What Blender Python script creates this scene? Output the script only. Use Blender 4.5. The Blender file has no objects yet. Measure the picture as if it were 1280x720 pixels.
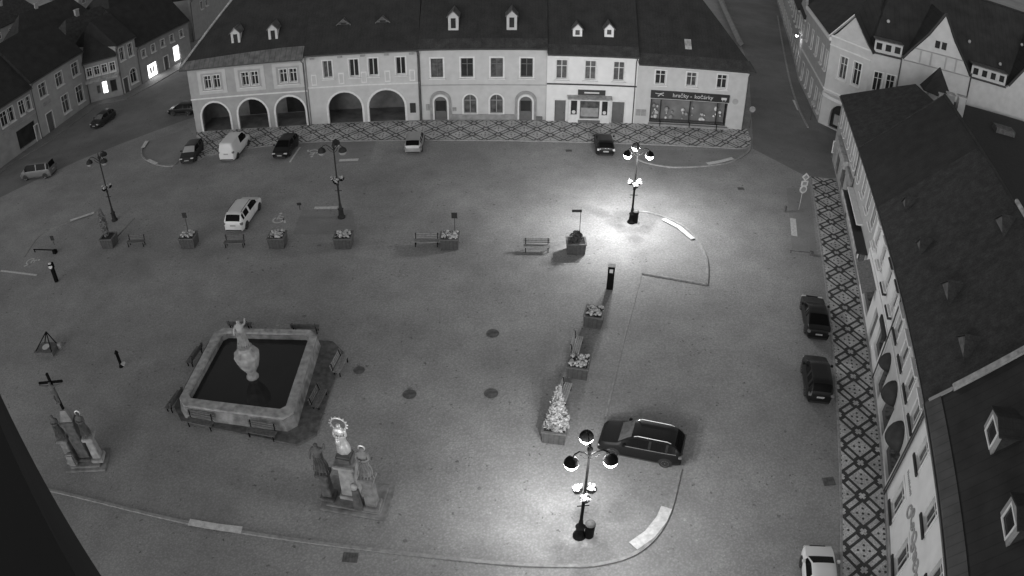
import bpy, bmesh, math, random
from mathutils import Vector, Matrix
R = math.radians
random.seed(7)
C = bpy.context.scene.collection
# ------------------------------------------------------------------ camera (wide webcam lens with its own barrel distortion)
F_, PITCH, ROLL, KD, CAMZ = 0.738926, 0.62136, 0.005797, 0.098711, 31.0
cam = bpy.data.cameras.new('camera'); camo = bpy.data.objects.new('camera', cam); C.objects.link(camo)
bpy.context.scene.camera = camo
camo.location = (0, 0, CAMZ)
camo.rotation_euler = (Matrix.Rotation(math.pi/2 - PITCH, 3, 'X') @ Matrix.Rotation(ROLL, 3, 'Z')).to_euler()
cam.sensor_width = 36; cam.sensor_fit = 'HORIZONTAL'; cam.clip_end = 2000; cam.clip_start = 0.05
cam.lens = F_*36
cam.type = 'PANO'
for holder in (cam, getattr(cam, 'cycles', None)):
    if holder is not None and hasattr(holder, 'panorama_type'):
        holder.panorama_type = 'FISHEYE_LENS_POLYNOMIAL'
        holder.fisheye_fov = R(170)
        holder.fisheye_polynomial_k0 = 0
        holder.fisheye_polynomial_k1 = -1/(F_*36)
        holder.fisheye_polynomial_k2 = 0
        holder.fisheye_polynomial_k3 = -KD/(F_*36)**3
        holder.fisheye_polynomial_k4 = 0
# ------------------------------------------------------------------ world, sun, exposure
sc = bpy.context.scene
w = bpy.data.worlds.new('World'); sc.world = w; w.use_nodes = True
nt = w.node_tree; bg = nt.nodes['Background']
sky = nt.nodes.new('ShaderNodeTexSky'); sky.sky_type = 'NISHITA'; sky.sun_disc = False
sky.sun_elevation = R(12); sky.sun_rotation = R(200)
bw = nt.nodes.new('ShaderNodeRGBToBW')
nt.links.new(sky.outputs[0], bw.inputs[0]); nt.links.new(bw.outputs[0], bg.inputs[0])
bg.inputs[1].default_value = 0.15
sl = bpy.data.lights.new('sun', 'SUN'); so = bpy.data.objects.new('sun', sl); C.objects.link(so)
sl.energy = 0.02; sl.angle = R(30); so.rotation_euler = (R(60), 0, R(-20))
vs = sc.view_settings; vs.view_transform = 'Standard'; vs.look = 'None'; vs.gamma = 1; vs.exposure = 0; vs.use_curve_mapping = False
sc.cycles.use_denoising = True
sc.cycles.max_bounces = 5
LAMP_W = 1500.0

# ------------------------------------------------------------------ survey: image bearings to places on the ground
def ray(px, py):
    x = (px-640)/1280; y = -(py-360)/1280
    r = math.hypot(x, y)+1e-9; th = r/F_*(1+KD*(r/F_)**2)
    d = (x/r*math.sin(th), y/r*math.sin(th), -math.cos(th))
    c, s = math.cos(ROLL), math.sin(ROLL); d = (c*d[0]-s*d[1], s*d[0]+c*d[1], d[2])
    c, s = math.cos(PITCH), math.sin(PITCH)
    return Vector((d[0], -d[2]*c+d[1]*s, d[2]*s+d[1]*c))
def G(px, py, z=0.0):
    d = ray(px, py); t = (CAMZ-z)/-d.z
    return Vector((d.x*t, d.y*t, z))
A_ = 0.2752
UV = Vector((math.sin(A_), math.cos(A_), 0)); NV = Vector((math.cos(A_), -math.sin(A_), 0))
def SN(s, n, z=0): return UV*s + NV*n + Vector((0, 0, z))

# ------------------------------------------------------------------ materials (monochrome night camera: all greys)
MATS = {}
def mat(name, v, rough=.8, metal=0, var=.15, scale=3, bump=0, bscale=20, emit=0, spec=.5, coat=0, stripes=None, speck=0):
    if name in MATS: return MATS[name]
    m = bpy.data.materials.new(name); m.use_nodes = True; t = m.node_tree; N = t.nodes; L = t.links
    b = N['Principled BSDF']; b.inputs['Roughness'].default_value = rough; b.inputs['Metallic'].default_value = metal
    b.inputs['Specular IOR Level'].default_value = spec; b.inputs['Coat Weight'].default_value = coat
    tc = N.new('ShaderNodeTexCoord')
    n1 = N.new('ShaderNodeTexNoise'); n1.inputs['Scale'].default_value = scale; n1.inputs['Detail'].default_value = 6
    L.new(tc.outputs['Object'], n1.inputs['Vector'])
    mr = N.new('ShaderNodeMapRange'); mr.inputs[1].default_value = .3; mr.inputs[2].default_value = .7
    mr.inputs[3].default_value = v*(1-var); mr.inputs[4].default_value = v*(1+var)
    L.new(n1.outputs[0], mr.inputs[0]); out = mr.outputs[0]
    if speck:
        n3 = N.new('ShaderNodeTexNoise'); n3.inputs['Scale'].default_value = 9; n3.inputs['Detail'].default_value = 3
        L.new(tc.outputs['Object'], n3.inputs['Vector'])
        m3 = N.new('ShaderNodeMapRange'); m3.inputs[1].default_value = .35; m3.inputs[2].default_value = .65; m3.inputs[3].default_value = 1-speck; m3.inputs[4].default_value = 1+speck
        L.new(n3.outputs[0], m3.inputs[0])
        mm = N.new('ShaderNodeMath'); mm.operation = 'MULTIPLY'; L.new(out, mm.inputs[0]); L.new(m3.outputs[0], mm.inputs[1]); out = mm.outputs[0]
    if stripes:   # (axis, spacing, depth)
        ax, sp, dp = stripes
        sx = N.new('ShaderNodeSeparateXYZ'); L.new(tc.outputs['Object'], sx.inputs[0])
        mu = N.new('ShaderNodeMath'); mu.operation = 'MULTIPLY'; mu.inputs[1].default_value = 1/sp; L.new(sx.outputs[ax], mu.inputs[0])
        fr = N.new('ShaderNodeMath'); fr.operation = 'FRACT'; L.new(mu.outputs[0], fr.inputs[0])
        gt = N.new('ShaderNodeMath'); gt.operation = 'GREATER_THAN'; gt.inputs[1].default_value = .12; L.new(fr.outputs[0], gt.inputs[0])
        ml = N.new('ShaderNodeMapRange'); ml.inputs[3].default_value = 1-dp; ml.inputs[4].default_value = 1; L.new(gt.outputs[0], ml.inputs[0])
        mm = N.new('ShaderNodeMath'); mm.operation = 'MULTIPLY'; L.new(out, mm.inputs[0]); L.new(ml.outputs[0], mm.inputs[1]); out = mm.outputs[0]
    L.new(out, b.inputs['Base Color'])
    if bump:
        n2 = N.new('ShaderNodeTexNoise'); n2.inputs['Scale'].default_value = bscale; n2.inputs['Detail'].default_value = 4
        L.new(tc.outputs['Object'], n2.inputs['Vector'])
        bp = N.new('ShaderNodeBump'); bp.inputs['Strength'].default_value = bump; bp.inputs['Distance'].default_value = .03
        L.new(n2.outputs[0], bp.inputs['Height']); L.new(bp.outputs[0], b.inputs['Normal'])
    if emit:
        b.inputs['Emission Color'].default_value = (1, 1, 1, 1); b.inputs['Emission Strength'].default_value = emit
    MATS[name] = m; return m

def ground_mat(name, v, cob=True, var=.22, rough=.75):
    m = bpy.data.materials.new(name); m.use_nodes = True; t = m.node_tree; N = t.nodes; L = t.links
    b = N['Principled BSDF']; b.inputs['Roughness'].default_value = rough; b.inputs['Specular IOR Level'].default_value = .35
    tc = N.new('ShaderNodeTexCoord')
    def noise(s, d, lo, hi, a=.3, c=.7):
        n = N.new('ShaderNodeTexNoise'); n.inputs['Scale'].default_value = s; n.inputs['Detail'].default_value = d
        L.new(tc.outputs['Object'], n.inputs['Vector'])
        r = N.new('ShaderNodeMapRange'); r.inputs[1].default_value = a; r.inputs[2].default_value = c; r.inputs[3].default_value = lo; r.inputs[4].default_value = hi
        L.new(n.outputs[0], r.inputs[0]); return r.outputs[0]
    def mul(a, c):
        x = N.new('ShaderNodeMath'); x.operation = 'MULTIPLY'; L.new(a, x.inputs[0]); L.new(c, x.inputs[1]); return x.outputs[0]
    out = mul(noise(.12, 5, v*.80, v*1.18), noise(.55, 6, 1-var*.45, 1+var*.45))
    out = mul(out, noise(5.5, 4, 1-var*.45, 1+var*.45))
    # scattered dark spots (missing grout, gum, damp) with a shape of their own
    cl = noise(.5, 2, 0, 1, .5, .62); d_ = noise(3.6, 2, .45, 1.0, .315, .35)
    mxx = N.new('ShaderNodeMix'); mxx.data_type = 'FLOAT'; L.new(cl, mxx.inputs[0]); mxx.inputs[2].default_value = 1.0; L.new(d_, mxx.inputs[3]); out = mul(out, mxx.outputs[0])
    sp = noise(2.2, 1, .62, 1.0, .235, .255); out = mul(out, sp)
    sp = noise(4.4, 2, 1.0, 1.35, .70, .73); out = mul(out, sp)
    vo = N.new('ShaderNodeTexVoronoi'); vo.inputs['Scale'].default_value = 8 if cob else 22
    L.new(tc.outputs['Object'], vo.inputs['Vector'])
    r = N.new('ShaderNodeMapRange'); r.inputs[1].default_value = .25; r.inputs[2].default_value = .65; r.inputs[3].default_value = 1.05; r.inputs[4].default_value = .86 if cob else .96
    L.new(vo.outputs['Distance'], r.inputs[0]); out = mul(out, r.outputs[0])
    L.new(out, b.inputs['Base Color'])
    bp = N.new('ShaderNodeBump'); bp.inputs['Strength'].default_value = .5 if cob else .2; bp.inputs['Distance'].default_value = .02; bp.invert = True
    L.new(vo.outputs['Distance'], bp.inputs['Height']); L.new(bp.outputs[0], b.inputs['Normal'])
    return m

def mosaic_mat(name, L_, W_, rot, ox, oy, dk=.045, td=.305, tb=.428, tm=.22, crs=True):
    """Czech mosaic pavement: pale diamonds with a five-dot flower, double bands and small crosses on dark stone."""
    m = bpy.data.materials.new(name); m.use_nodes = True; t = m.node_tree; N = t.nodes; K = t.links
    b = N['Principled BSDF']; b.inputs['Roughness'].default_value = .8
    tc = N.new('ShaderNodeTexCoord'); mp = N.new('ShaderNodeMapping'); mp.vector_type = 'TEXTURE'
    mp.inputs['Location'].default_value = (ox, oy, 0); mp.inputs['Rotation'].default_value = (0, 0, rot)
    K.new(tc.outputs['Object'], mp.inputs[0]); sx = N.new('ShaderNodeSeparateXYZ'); K.new(mp.outputs[0], sx.inputs[0])
    def M(op, a, c=None):
        x = N.new('ShaderNodeMath'); x.operation = op
        for i, q in enumerate((a, c)):
            if q is None: continue
            if isinstance(q, (int, float)): x.inputs[i].default_value = q
            else: K.new(q, x.inputs[i])
        return x.outputs[0]
    s = M('MULTIPLY', sx.outputs[0], 1/L_); n = M('MULTIPLY', sx.outputs[1], 1/W_)
    def fold(q): return M('ABSOLUTE', M('SUBTRACT', M('FRACT', M('ADD', q, 100.5)), .5))
    a = fold(M('ADD', s, n)); c = fold(M('SUBTRACT', s, n))
    mx = M('MAXIMUM', a, c); mn = M('MINIMUM', a, c)
    dia = M('LESS_THAN', mx, td)
    bar = M('MULTIPLY', M('GREATER_THAN', mx, tb), M('LESS_THAN', mn, tm))
    plus = M('MULTIPLY', M('GREATER_THAN', mn, .37), M('GREATER_THAN', mx, .445))
    def dist(x0): return M('SQRT', M('ADD', M('POWER', M('SUBTRACT', a, x0), 2), M('POWER', M('SUBTRACT', c, x0), 2)))
    dots = M('MAXIMUM', M('LESS_THAN', dist(0), .048), M('LESS_THAN', dist(.14), .045))
    pale = M('MAXIMUM', M('MULTIPLY', dia, M('SUBTRACT', 1, dots)), M('MAXIMUM', bar, plus))
    no = N.new('ShaderNodeTexNoise'); no.inputs['Scale'].default_value = 9; no.inputs['Detail'].default_value = 6; K.new(tc.outputs['Object'], no.inputs[0])
    lo = N.new('ShaderNodeMapRange'); lo.inputs[1].default_value = .3; lo.inputs[2].default_value = .7; lo.inputs[3].default_value = .55; lo.inputs[4].default_value = 1.25; K.new(no.outputs[0], lo.inputs[0])
    no2 = N.new('ShaderNodeTexNoise'); no2.inputs['Scale'].default_value = .8; no2.inputs['Detail'].default_value = 3; K.new(tc.outputs['Object'], no2.inputs[0])
    wear = N.new('ShaderNodeMapRange'); wear.inputs[1].default_value = .35; wear.inputs[2].default_value = .65; wear.inputs[3].default_value = .36; wear.inputs[4].default_value = .56; K.new(no2.outputs[0], wear.inputs[0])
    base = M('ADD', dk, M('MULTIPLY', pale, wear.outputs[0]))
    K.new(M('MULTIPLY', base, lo.outputs[0]), b.inputs['Base Color'])
    return m

M_ground = ground_mat('asphalt_and_setts', .31)
M_patch = ground_mat('dark_parking_asphalt', .25, cob=False)
M_side = ground_mat('small_stone_footway', .22, cob=True)
M_kerb = mat('granite_kerb', .30, .8, var=.25, scale=4)
M_white = mat('white_road_paint', .62, .7, var=.2, scale=5)
M_plast_mid = mat('grey_render', .36, .9, var=.1, scale=1.2, bump=.15)
M_plast_pale = mat('pale_render', .50, .9, var=.08, scale=1.2, bump=.15)
M_plast_white = mat('white_render', .70, .9, var=.07, scale=1.0, bump=.15)
M_plast_dim = mat('weathered_render', .30, .9, var=.14, scale=.9, bump=.15)
M_trim = mat('white_trim', .68, .8, var=.08)
M_plinth = mat('stone_plinth', .28, .85, var=.2, scale=2)
M_tile = mat('dark_roof_tiles', .036, .85, var=.18, scale=.9, bump=.5, bscale=5, stripes=(0, .35, .14), speck=.12, spec=.15)
M_tile2 = mat('black_roof_sheet', .033, .75, var=.25, scale=.7, bump=.3, bscale=4, stripes=(0, .6, .2), spec=.2)
M_tileold = mat('weathered_slate', .047, .85, var=.25, scale=1.6, bump=.6, bscale=3, stripes=(0, .4, .14), speck=.18, spec=.15)
M_sheet = mat('grey_sheet_metal_eave', .15, .6, metal=.3, var=.4, scale=1.5, stripes=(0, .6, .35))
M_gutter = mat('gutter_metal', .09, .5, metal=.6)
M_glass = mat('dark_window_glass', .03, .15, var=.3, scale=1, spec=.5)
M_glassc = mat('curtained_window_glass', .09, .25, var=.5, scale=2, spec=.5)
M_frame = mat('white_window_frame', .6, .5, var=.05)
M_framed = mat('brown_window_frame', .12, .5, var=.1)
M_iron = mat('black_cast_iron', .008, .7, spec=.06, var=.3, scale=8)
M_stone = mat('old_sandstone', .23, .9, var=.4, scale=2.2, bump=.6, bscale=8)
M_stonep = mat('pale_worn_stone', .36, .9, var=.35, scale=2.5, bump=.5, bscale=8)
M_stoned = mat('sooty_stone', .11, .9, var=.4, scale=3, bump=.6, bscale=9)
M_gilt = mat('bright_gilding', .78, .35, metal=.5, var=.15, scale=6)
M_water = mat('still_dark_water', .014, .03, var=.15, scale=.8, bump=.04, bscale=3)
M_wood = mat('dark_stained_wood', .13, .8, var=.3, scale=6)
M_woodp = mat('worn_pale_wood', .24, .8, var=.3, scale=6)
M_conc = mat('planter_boards', .075, .85, var=.25, scale=5, stripes=(0, .28, .35))
M_soil = mat('soil', .03, 1, var=.4, scale=9)
M_flower = mat('pale_flowers', .50, .9, var=.3, scale=12)
M_leafp = mat('silvery_foliage', .42, .9, var=.4, scale=8)
M_leafd = mat('dark_foliage', .07, .9, var=.4, scale=8)
M_dark = mat('unlit_jamb_black', .012, .9)
M_sign = mat('sign_white_face', .6, .5, var=.08, scale=4)
M_signd = mat('sign_dark_face', .022, .5)
M_lampon = mat('lit_lamp_globe', .9, .4, emit=28, var=0)
M_lampoff = mat('unlit_lamp_globe', .35, .3, var=.05)
M_shoplit = mat('lit_shop_window', .8, .5, emit=3.0, var=.1)
M_tyre = mat('rubber_tyre', .02, .8)
M_rim = mat('alloy_rim', .45, .35, metal=.7)
M_cglass = mat('car_glass', .006, .25, spec=.08, var=.05)
M_cgrey = mat('car_glass_sheen', .12, .12, var=.2, scale=5)  # paler copy of the car glass, light on windscreens put into the colour
M_tail = mat('tail_lamp_lens', .16, .2)
M_head = mat('head_lamp_lens', .6, .15)
M_plate = mat('number_plate', .35, .4, var=.05)
M_blk = mat('black_plastic', .02, .5)
def paint(name, v, metal=.3): return mat(name, v, .42, metal=metal, var=.05, scale=1, coat=.15, spec=.3)

# ------------------------------------------------------------------ mesh helpers
class MB:
    def __init__(s): s.v = []; s.f = []
    def add(s, vs, fs):
        o = len(s.v); s.v += [tuple(v) for v in vs]; s.f += [tuple(i+o for i in f) for f in fs]; return s
    def box(s, x0, x1, y0, y1, z0, z1):
        return s.add([(x0,y0,z0),(x1,y0,z0),(x1,y1,z0),(x0,y1,z0),(x0,y0,z1),(x1,y0,z1),(x1,y1,z1),(x0,y1,z1)],
                     [(0,3,2,1),(4,5,6,7),(0,1,5,4),(1,2,6,5),(2,3,7,6),(3,0,4,7)])
    def prism(s, poly, z0, z1, top=None):
        n = len(poly); top = top or poly
        return s.add([(p[0],p[1],z0) for p in poly]+[(p[0],p[1],z1) for p in top],
                     [tuple(range(n-1,-1,-1)), tuple(range(n,2*n))]+[(i,(i+1)%n,n+(i+1)%n,n+i) for i in range(n)])
    def lathe(s, prof, cx=0, cy=0, n=16, cz=0):
        k = len(prof); vs = []; fs = []
        for r, z in prof:
            for i in range(n):
                a = 2*math.pi*i/n; vs.append((cx+r*math.cos(a), cy+r*math.sin(a), cz+z))
        for j in range(k-1):
            for i in range(n):
                fs.append((j*n+i, j*n+(i+1)%n, (j+1)*n+(i+1)%n, (j+1)*n+i))
        fs.append(tuple(range(n-1,-1,-1))); fs.append(tuple((k-1)*n+i for i in range(n)))
        return s.add(vs, fs)
    def tube(s, pts, r, n=8, r2=None):
        pts = [Vector(p) for p in pts]; k = len(pts); vs = []; fs = []
        for j, p in enumerate(pts):
            d = (pts[min(j+1,k-1)]-pts[max(j-1,0)]).normalized()
            a = d.cross(Vector((0,0,1)));
            if a.length < 1e-3: a = d.cross(Vector((1,0,0)))
            a.normalize(); b = d.cross(a); rr = r if r2 is None else r+(r2-r)*j/(k-1)
            for i in range(n):
                t = 2*math.pi*i/n; vs.append(p+a*rr*math.cos(t)+b*rr*math.sin(t))
        for j in range(k-1):
            for i in range(n): fs.append((j*n+i, j*n+(i+1)%n, (j+1)*n+(i+1)%n, (j+1)*n+i))
        fs.append(tuple(range(n-1,-1,-1))); fs.append(tuple((k-1)*n+i for i in range(n)))
        return s.add(vs, fs)
    def ball(s, c, r, n=8, m=6, sq=(1,1,1), jit=0):
        vs = []; fs = []
        for j in range(m+1):
            ph = math.pi*j/m
            for i in range(n):
                a = 2*math.pi*i/n; q = 1+random.uniform(-jit, jit)
                vs.append((c[0]+r*q*sq[0]*math.sin(ph)*math.cos(a), c[1]+r*q*sq[1]*math.sin(ph)*math.sin(a), c[2]+r*q*sq[2]*math.cos(ph)))
        for j in range(m):
            for i in range(n): fs.append((j*n+i, (j+1)*n+i, (j+1)*n+(i+1)%n, j*n+(i+1)%n))
        return s.add(vs, fs)
    def bevel(s, w): s.bv = w; return s
    def pieces(s):
        n = len(s.v); par = list(range(n))
        def find(i):
            while par[i] != i: par[i] = par[par[i]]; i = par[i]
            return i
        for f in s.f:
            for i in f[1:]: par[find(i)] = find(f[0])
        isl = {}
        for i in range(n): isl.setdefault(find(i), []).append(i)
        keys = list(isl)
        if len(keys) < 2 or len(keys) > 60: return None
        bx = []
        for k in keys:
            P_ = [s.v[i] for i in isl[k]]; bx.append(([min(p[a] for p in P_) for a in range(3)], [max(p[a] for p in P_) for a in range(3)]))
        g = list(range(len(keys)))
        def fg(i):
            while g[i] != i: i = g[i]
            return i
        for i in range(len(keys)):
            for j in range(i):
                gap = math.sqrt(sum(max(0, bx[i][0][a]-bx[j][1][a], bx[j][0][a]-bx[i][1][a])**2 for a in range(3)))
                sz = max(max(bx[q][1][a]-bx[q][0][a] for a in range(3)) for q in (i, j))
                if gap <= max(.02, .45*sz): g[fg(i)] = fg(j)
        groups = {}
        for i, k in enumerate(keys): groups.setdefault(fg(i), []).append(k)
        if len(groups) < 2: return None
        owner = {k: gi for gi, ks in groups.items() for k in ks}; out = {gi: MB() for gi in groups}; mp = {}
        for i in range(n):
            b = out[owner[find(i)]]; mp[i] = len(b.v); b.v.append(s.v[i])
        for f in s.f: out[owner[find(f[0])]].f.append(tuple(mp[i] for i in f))
        return list(out.values())
    def build(s, name, m, parent=None, smooth=False, bevel=0):
        if parent is not None and name not in ('blossoms','flowers','leaves','crown'):
            ps = s.pieces()
            if ps: return [q.build(name, m, parent, smooth, bevel) for q in ps][0]
        me = bpy.data.meshes.new(name); me.from_pydata(s.v, [], s.f); me.validate(); me.update()
        bm = bmesh.new(); bm.from_mesh(me)
        bmesh.ops.recalc_face_normals(bm, faces=bm.faces)
        if bevel:
            bmesh.ops.bevel(bm, geom=[e for e in bm.edges if len(e.link_faces) == 2 and e.calc_face_angle(0) > .5], offset=bevel, segments=2, affect='EDGES')
        bm.to_mesh(me); bm.free()
        me.materials.append(m)
        if smooth:
            for p in me.polygons: p.use_smooth = True
            try: me.set_sharp_from_angle(angle=R(50))
            except Exception: pass
        o = bpy.data.objects.new(name, me); C.objects.link(o)
        if parent is not None: o.parent = parent
        return o
def tag(o, label=None, cat=None, group=None, kind=None):
    if label: o['label'] = label
    if cat: o['category'] = cat
    if group: o['group'] = group
    if kind: o['kind'] = kind
    return o
def thing(name, label, cat, loc=(0,0,0), rz=0, group=None):
    o = bpy.data.objects.new(name, None); C.objects.link(o); o.empty_display_size = .3
    o.location = loc; o.rotation_euler = (0,0,rz)
    return tag(o, label, cat, group)
def struct(name, mb, m, **k): return tag(mb.build(name, m, **k), kind='structure')
def copy_tree(o, parent=None):
    c = o.copy(); C.objects.link(c)
    if parent is not None: c.parent = parent
    for ch in list(o.children): copy_tree(ch, c)
    return c
def clone(o, loc, rz, label):
    c = copy_tree(o); c.location = loc; c.rotation_euler = (0,0,rz); c['label'] = label; return c

def panel(name, outline, holes, t, m, parent, y=0.0):
    """wall slab in the x-z plane of its parent, front face at y, thickness t going back, with real openings"""
    cu = bpy.data.curves.new('tmp', 'CURVE'); cu.dimensions = '2D'; cu.fill_mode = 'BOTH'; cu.extrude = t/2
    for pts in [outline]+list(holes):
        sp = cu.splines.new('POLY'); sp.points.add(len(pts)-1)
        for i, p in enumerate(pts): sp.points[i].co = (p[0], p[1], 0, 1)
        sp.use_cyclic_u = True
    o = bpy.data.objects.new('tmp', cu); C.objects.link(o)
    dg = bpy.context.evaluated_depsgraph_get(); me = bpy.data.meshes.new_from_object(o.evaluated_get(dg))
    bpy.data.objects.remove(o); bpy.data.curves.remove(cu)
    me.transform(Matrix(((1,0,0,0),(0,0,-1,y+t/2),(0,1,0,0),(0,0,0,1))))
    me.name = name; me.materials.clear(); me.materials.append(m)
    ob = bpy.data.objects.new(name, me); C.objects.link(ob); ob.parent = parent
    return ob
def rect(x0, x1, z0, z1): return [(x0,z0),(x1,z0),(x1,z1),(x0,z1)]
def arch(x0, x1, z0, zt, n=12, k=1.0):
    r = (x1-x0)/2; cx = (x0+x1)/2; zs = zt-r*k
    return [(x0,z0),(x1,z0)]+[(cx+r*math.cos(math.pi*i/n), zs+r*k*math.sin(math.pi*i/n)) for i in range(n+1)]
def noop(): pass
def text_mesh(name, body, size, m, parent, loc, rot, ext=.01, align='CENTER', sx=1.0):
    cu = bpy.data.curves.new('t', 'FONT'); cu.body = body; cu.size = size; cu.extrude = ext; cu.align_x = align; cu.align_y = 'CENTER'
    o = bpy.data.objects.new('t', cu); C.objects.link(o); dg = bpy.context.evaluated_depsgraph_get()
    me = bpy.data.meshes.new_from_object(o.evaluated_get(dg)); bpy.data.objects.remove(o)
    me.name = name; me.materials.clear(); me.materials.append(m)
    ob = bpy.data.objects.new(name, me); C.objects.link(ob); ob.parent = parent; ob.location = loc; ob.rotation_euler = rot; ob.scale = (sx,1,1)
    return ob

WR = random.Random(11)
def window(B, x, z0, w, h, holes, kind='plain', surround=.14, frame=None, glass=None, sill=True, sillm=None, top=None, y=0.0, mull=1, trans=True):
    """adds the opening to holes and builds surround, frame, pane and sill. x centre, z0 sill height"""
    frame = frame or M_frame; glass = glass or M_glass
    if glass is M_glass and WR.random() < .3: glass = M_glassc
    x0, x1, z1 = x-w/2, x+w/2, z0+h
    shp = (lambda d: arch(x0-d, x1+d, z0-(d if d > 0 else 0), z1+d)) if kind == 'arch' else (lambda d: rect(x0-d, x1+d, z0-d, z1+d))
    holes.append(shp(0))
    fr = panel('window', shp(-.002), [ [(a*1.0, b) for a, b in (arch(x0+.07, x1-.07, z0+.07, z1-.07) if kind == 'arch' else rect(x0+.07, x1-.07, z0+.07, z1-.07))] ], .06, frame, B, y+.14)
    mb = MB()
    for i in range(mull):
        xm = x0+w*(i+1)/(mull+1); mb.box(xm-.04, xm+.04, y+.143, y+.197, z0+.07, z1-.07)
    if trans: mb.box(x0+.07, x1-.07, y+.148, y+.192, z0+h*.66, z0+h*.66+.07)
    if mb.v: mb.build('glazing_bar', frame, fr)
    MB().box(x0+.02, x1-.02, y+.20, y+.23, z0+.02, z1-.02).build('pane', glass, fr)
    if surround: panel('surround', shp(surround), [shp(.0)], .05, M_trim, fr, y-.05)
    if sill: MB().box(x0-surround-.05, x1+surround+.05, y-(.15 if sillm else .26), y-.052, z0-(.16 if sillm else .12)-(0 if sillm else surround*.5), z0+(.06 if sillm else -.02)-(0 if sillm else surround*.5)).build('sill', sillm or M_trim, fr)
    return fr

def door(B, x, w, h, holes, m=None, kind='plain', y=0.0, z0=0.0, surround=.14, glass=False):
    x0, x1 = x-w/2, x+w/2
    shp = (lambda d: arch(x0-d, x1+d, z0, z0+h+d)) if kind == 'arch' else (lambda d: rect(x0-d, x1+d, z0, z0+h+d))
    holes.append(shp(0))
    m = m or M_framed
    hs = [rect(x0+.14, x1-.14, z0+1.0, z0+h*.8)] if glass else []
    d = panel('door', shp(-.003), hs, .06, m, B, y+.2)
    if glass: MB().box(x0+.1, x1-.1, y+.265, y+.28, z0+.9, z0+h*.85).build('pane', M_glass, d)
    else:
        mb = MB()
        for q in (-1, 1):
            for (a, b) in ((.15, .42), (.5, .86)):
                mb.box(x+q*w*.25-w*.17, x+q*w*.25+w*.17, y+.18, y+.198, z0+h*a, z0+h*b)
        mb.build('door_panel', m, d)
    MB().tube([(x0+w*.86, y+.13, z0+1.0), (x0+w*.86, y+.19, z0+1.0)], .03).build('handle', M_iron, d)
    if surround: panel('surround', shp(surround), [rect(x0, x1, z0, z0+.01)] if False else [], .01, M_trim, d, y-.0) if False else None
    if surround:
        if kind == 'arch': panel('surround', shp(surround), [shp(-.001)], .05, M_trim, d, y-.05)
        else:
            MB().box(x0-surround, x0, y-.05, y, z0, z0+h+surround).box(x1, x1+surround, y-.05, y, z0, z0+h+surround).box(x0, x1, y-.05, y, z0+h, z0+h+surround).build('surround', M_trim, d)
    return d

def shell(B, w, depth, h, m, t=.35):
    """side and back walls of a house whose front wall is built apart"""
    MB().box(.01, t, t+.003, depth, 0, h-.02).box(w-t, w-.01, t+.003, depth, 0, h-.02).box(t, w-t, depth-t, depth-.003, 0, h-.02).build('rear_wall', m, B)

def dormer(B, x, y, z, w=1.0, h=1.5, mat_wall=None, rise=.5, depth=2.4, name='dormer'):
    mw = mat_wall or M_plast_pale
    hs = []
    d = panel(name, [(x-w/2,z),(x+w/2,z),(x+w/2,z+h),(x,z+h+rise),(x-w/2,z+h)], [rect(x-w*.24, x+w*.24, z+.3, z+h*.88)], .1, mw, B, y)
    MB().box(x-w/2, x-w/2+.08, y+.102, y+depth, z, z+h).box(x+w/2-.08, x+w/2, y+.102, y+depth, z, z+h).build('dormer_cheek', mw, d)
    mb = MB()
    for q in (-1, 1):
        a = (x+q*(w/2+.14), z+h-.12); b = (x, z+h+rise+.06)
        mb.add([(a[0],y-.18,a[1]),(b[0],y-.18,b[1]),(b[0],y+depth+.3,b[1]),(a[0],y+depth+.3,a[1]),
                (a[0],y-.18,a[1]+.09),(b[0],y-.18,b[1]+.09),(b[0],y+depth+.3,b[1]+.09),(a[0],y+depth+.3,a[1]+.09)],
               [(0,3,2,1),(4,5,6,7),(0,1,5,4),(1,2,6,5),(2,3,7,6),(3,0,4,7)])
    mb.build('dormer_roof', M_sheet, d)
    MB().box(x-w*.22, x+w*.22, y+.06, y+.09, z+.3, z+h*.88).build('pane', M_glass, d)
    return d

def roof_hull(name, B, w, depth, h, k, m, ov=.5, hipl=0, hipr=0, ridge=None):
    """closed saddle roof; hipl / hipr pull the ridge ends in"""
    yr = ridge if ridge is not None else depth/2; zr = h+k*(yr+ov); ze = h
    yb = depth+ov; t = .16
    ol = ov if hipl else 0.0; orr = ov if hipr else 0.0
    v = [(-ol,-ov,ze),(w+orr,-ov,ze),(w+orr,yb,ze),(-ol,yb,ze),(hipl,yr,zr),(w-hipr,yr,zr)]
    v += [(x,y,z+t) for x,y,z in v]
    f = [(0,3,2,1),(6,7,11,10),(7,8,11),(8,9,10,11),(9,6,10),(0,1,7,6),(1,2,8,7),(2,3,9,8),(3,0,6,9)]
    return MB().add(v, f).build(name, m, B)
def gutter(B, x0, x1, y, z, pipe=None, m=None):
    g = MB().tube([(x0,y,z),(x1,y,z)], .08, 6)
    g.build('gutter', m or M_gutter, B)
    if pipe is not None: MB().tube([(pipe,y,z),(pipe,y+.1,z-.25),(pipe,-.12,z-.6),(pipe,-.12,.1)], .055, 6).build('drainpipe', m or M_gutter, B)
def band(B, x0, x1, z0, z1, d=.08, m=None, name='cornice', y=0): return MB().box(x0, x1, y-d, y-.001, z0, z1).build(name, m or M_trim, B)
def chimney(B, x, y, z0, z1, m=None):
    c = MB().box(x-.35, x+.35, y-.35, y+.35, z0, z1).build('chimney', m or M_plast_dim, B, bevel=.02)
    MB().box(x-.42, x+.42, y-.42, y+.42, z1+.002, z1+.12).build('chimney_cap', M_stonep, c)

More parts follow.
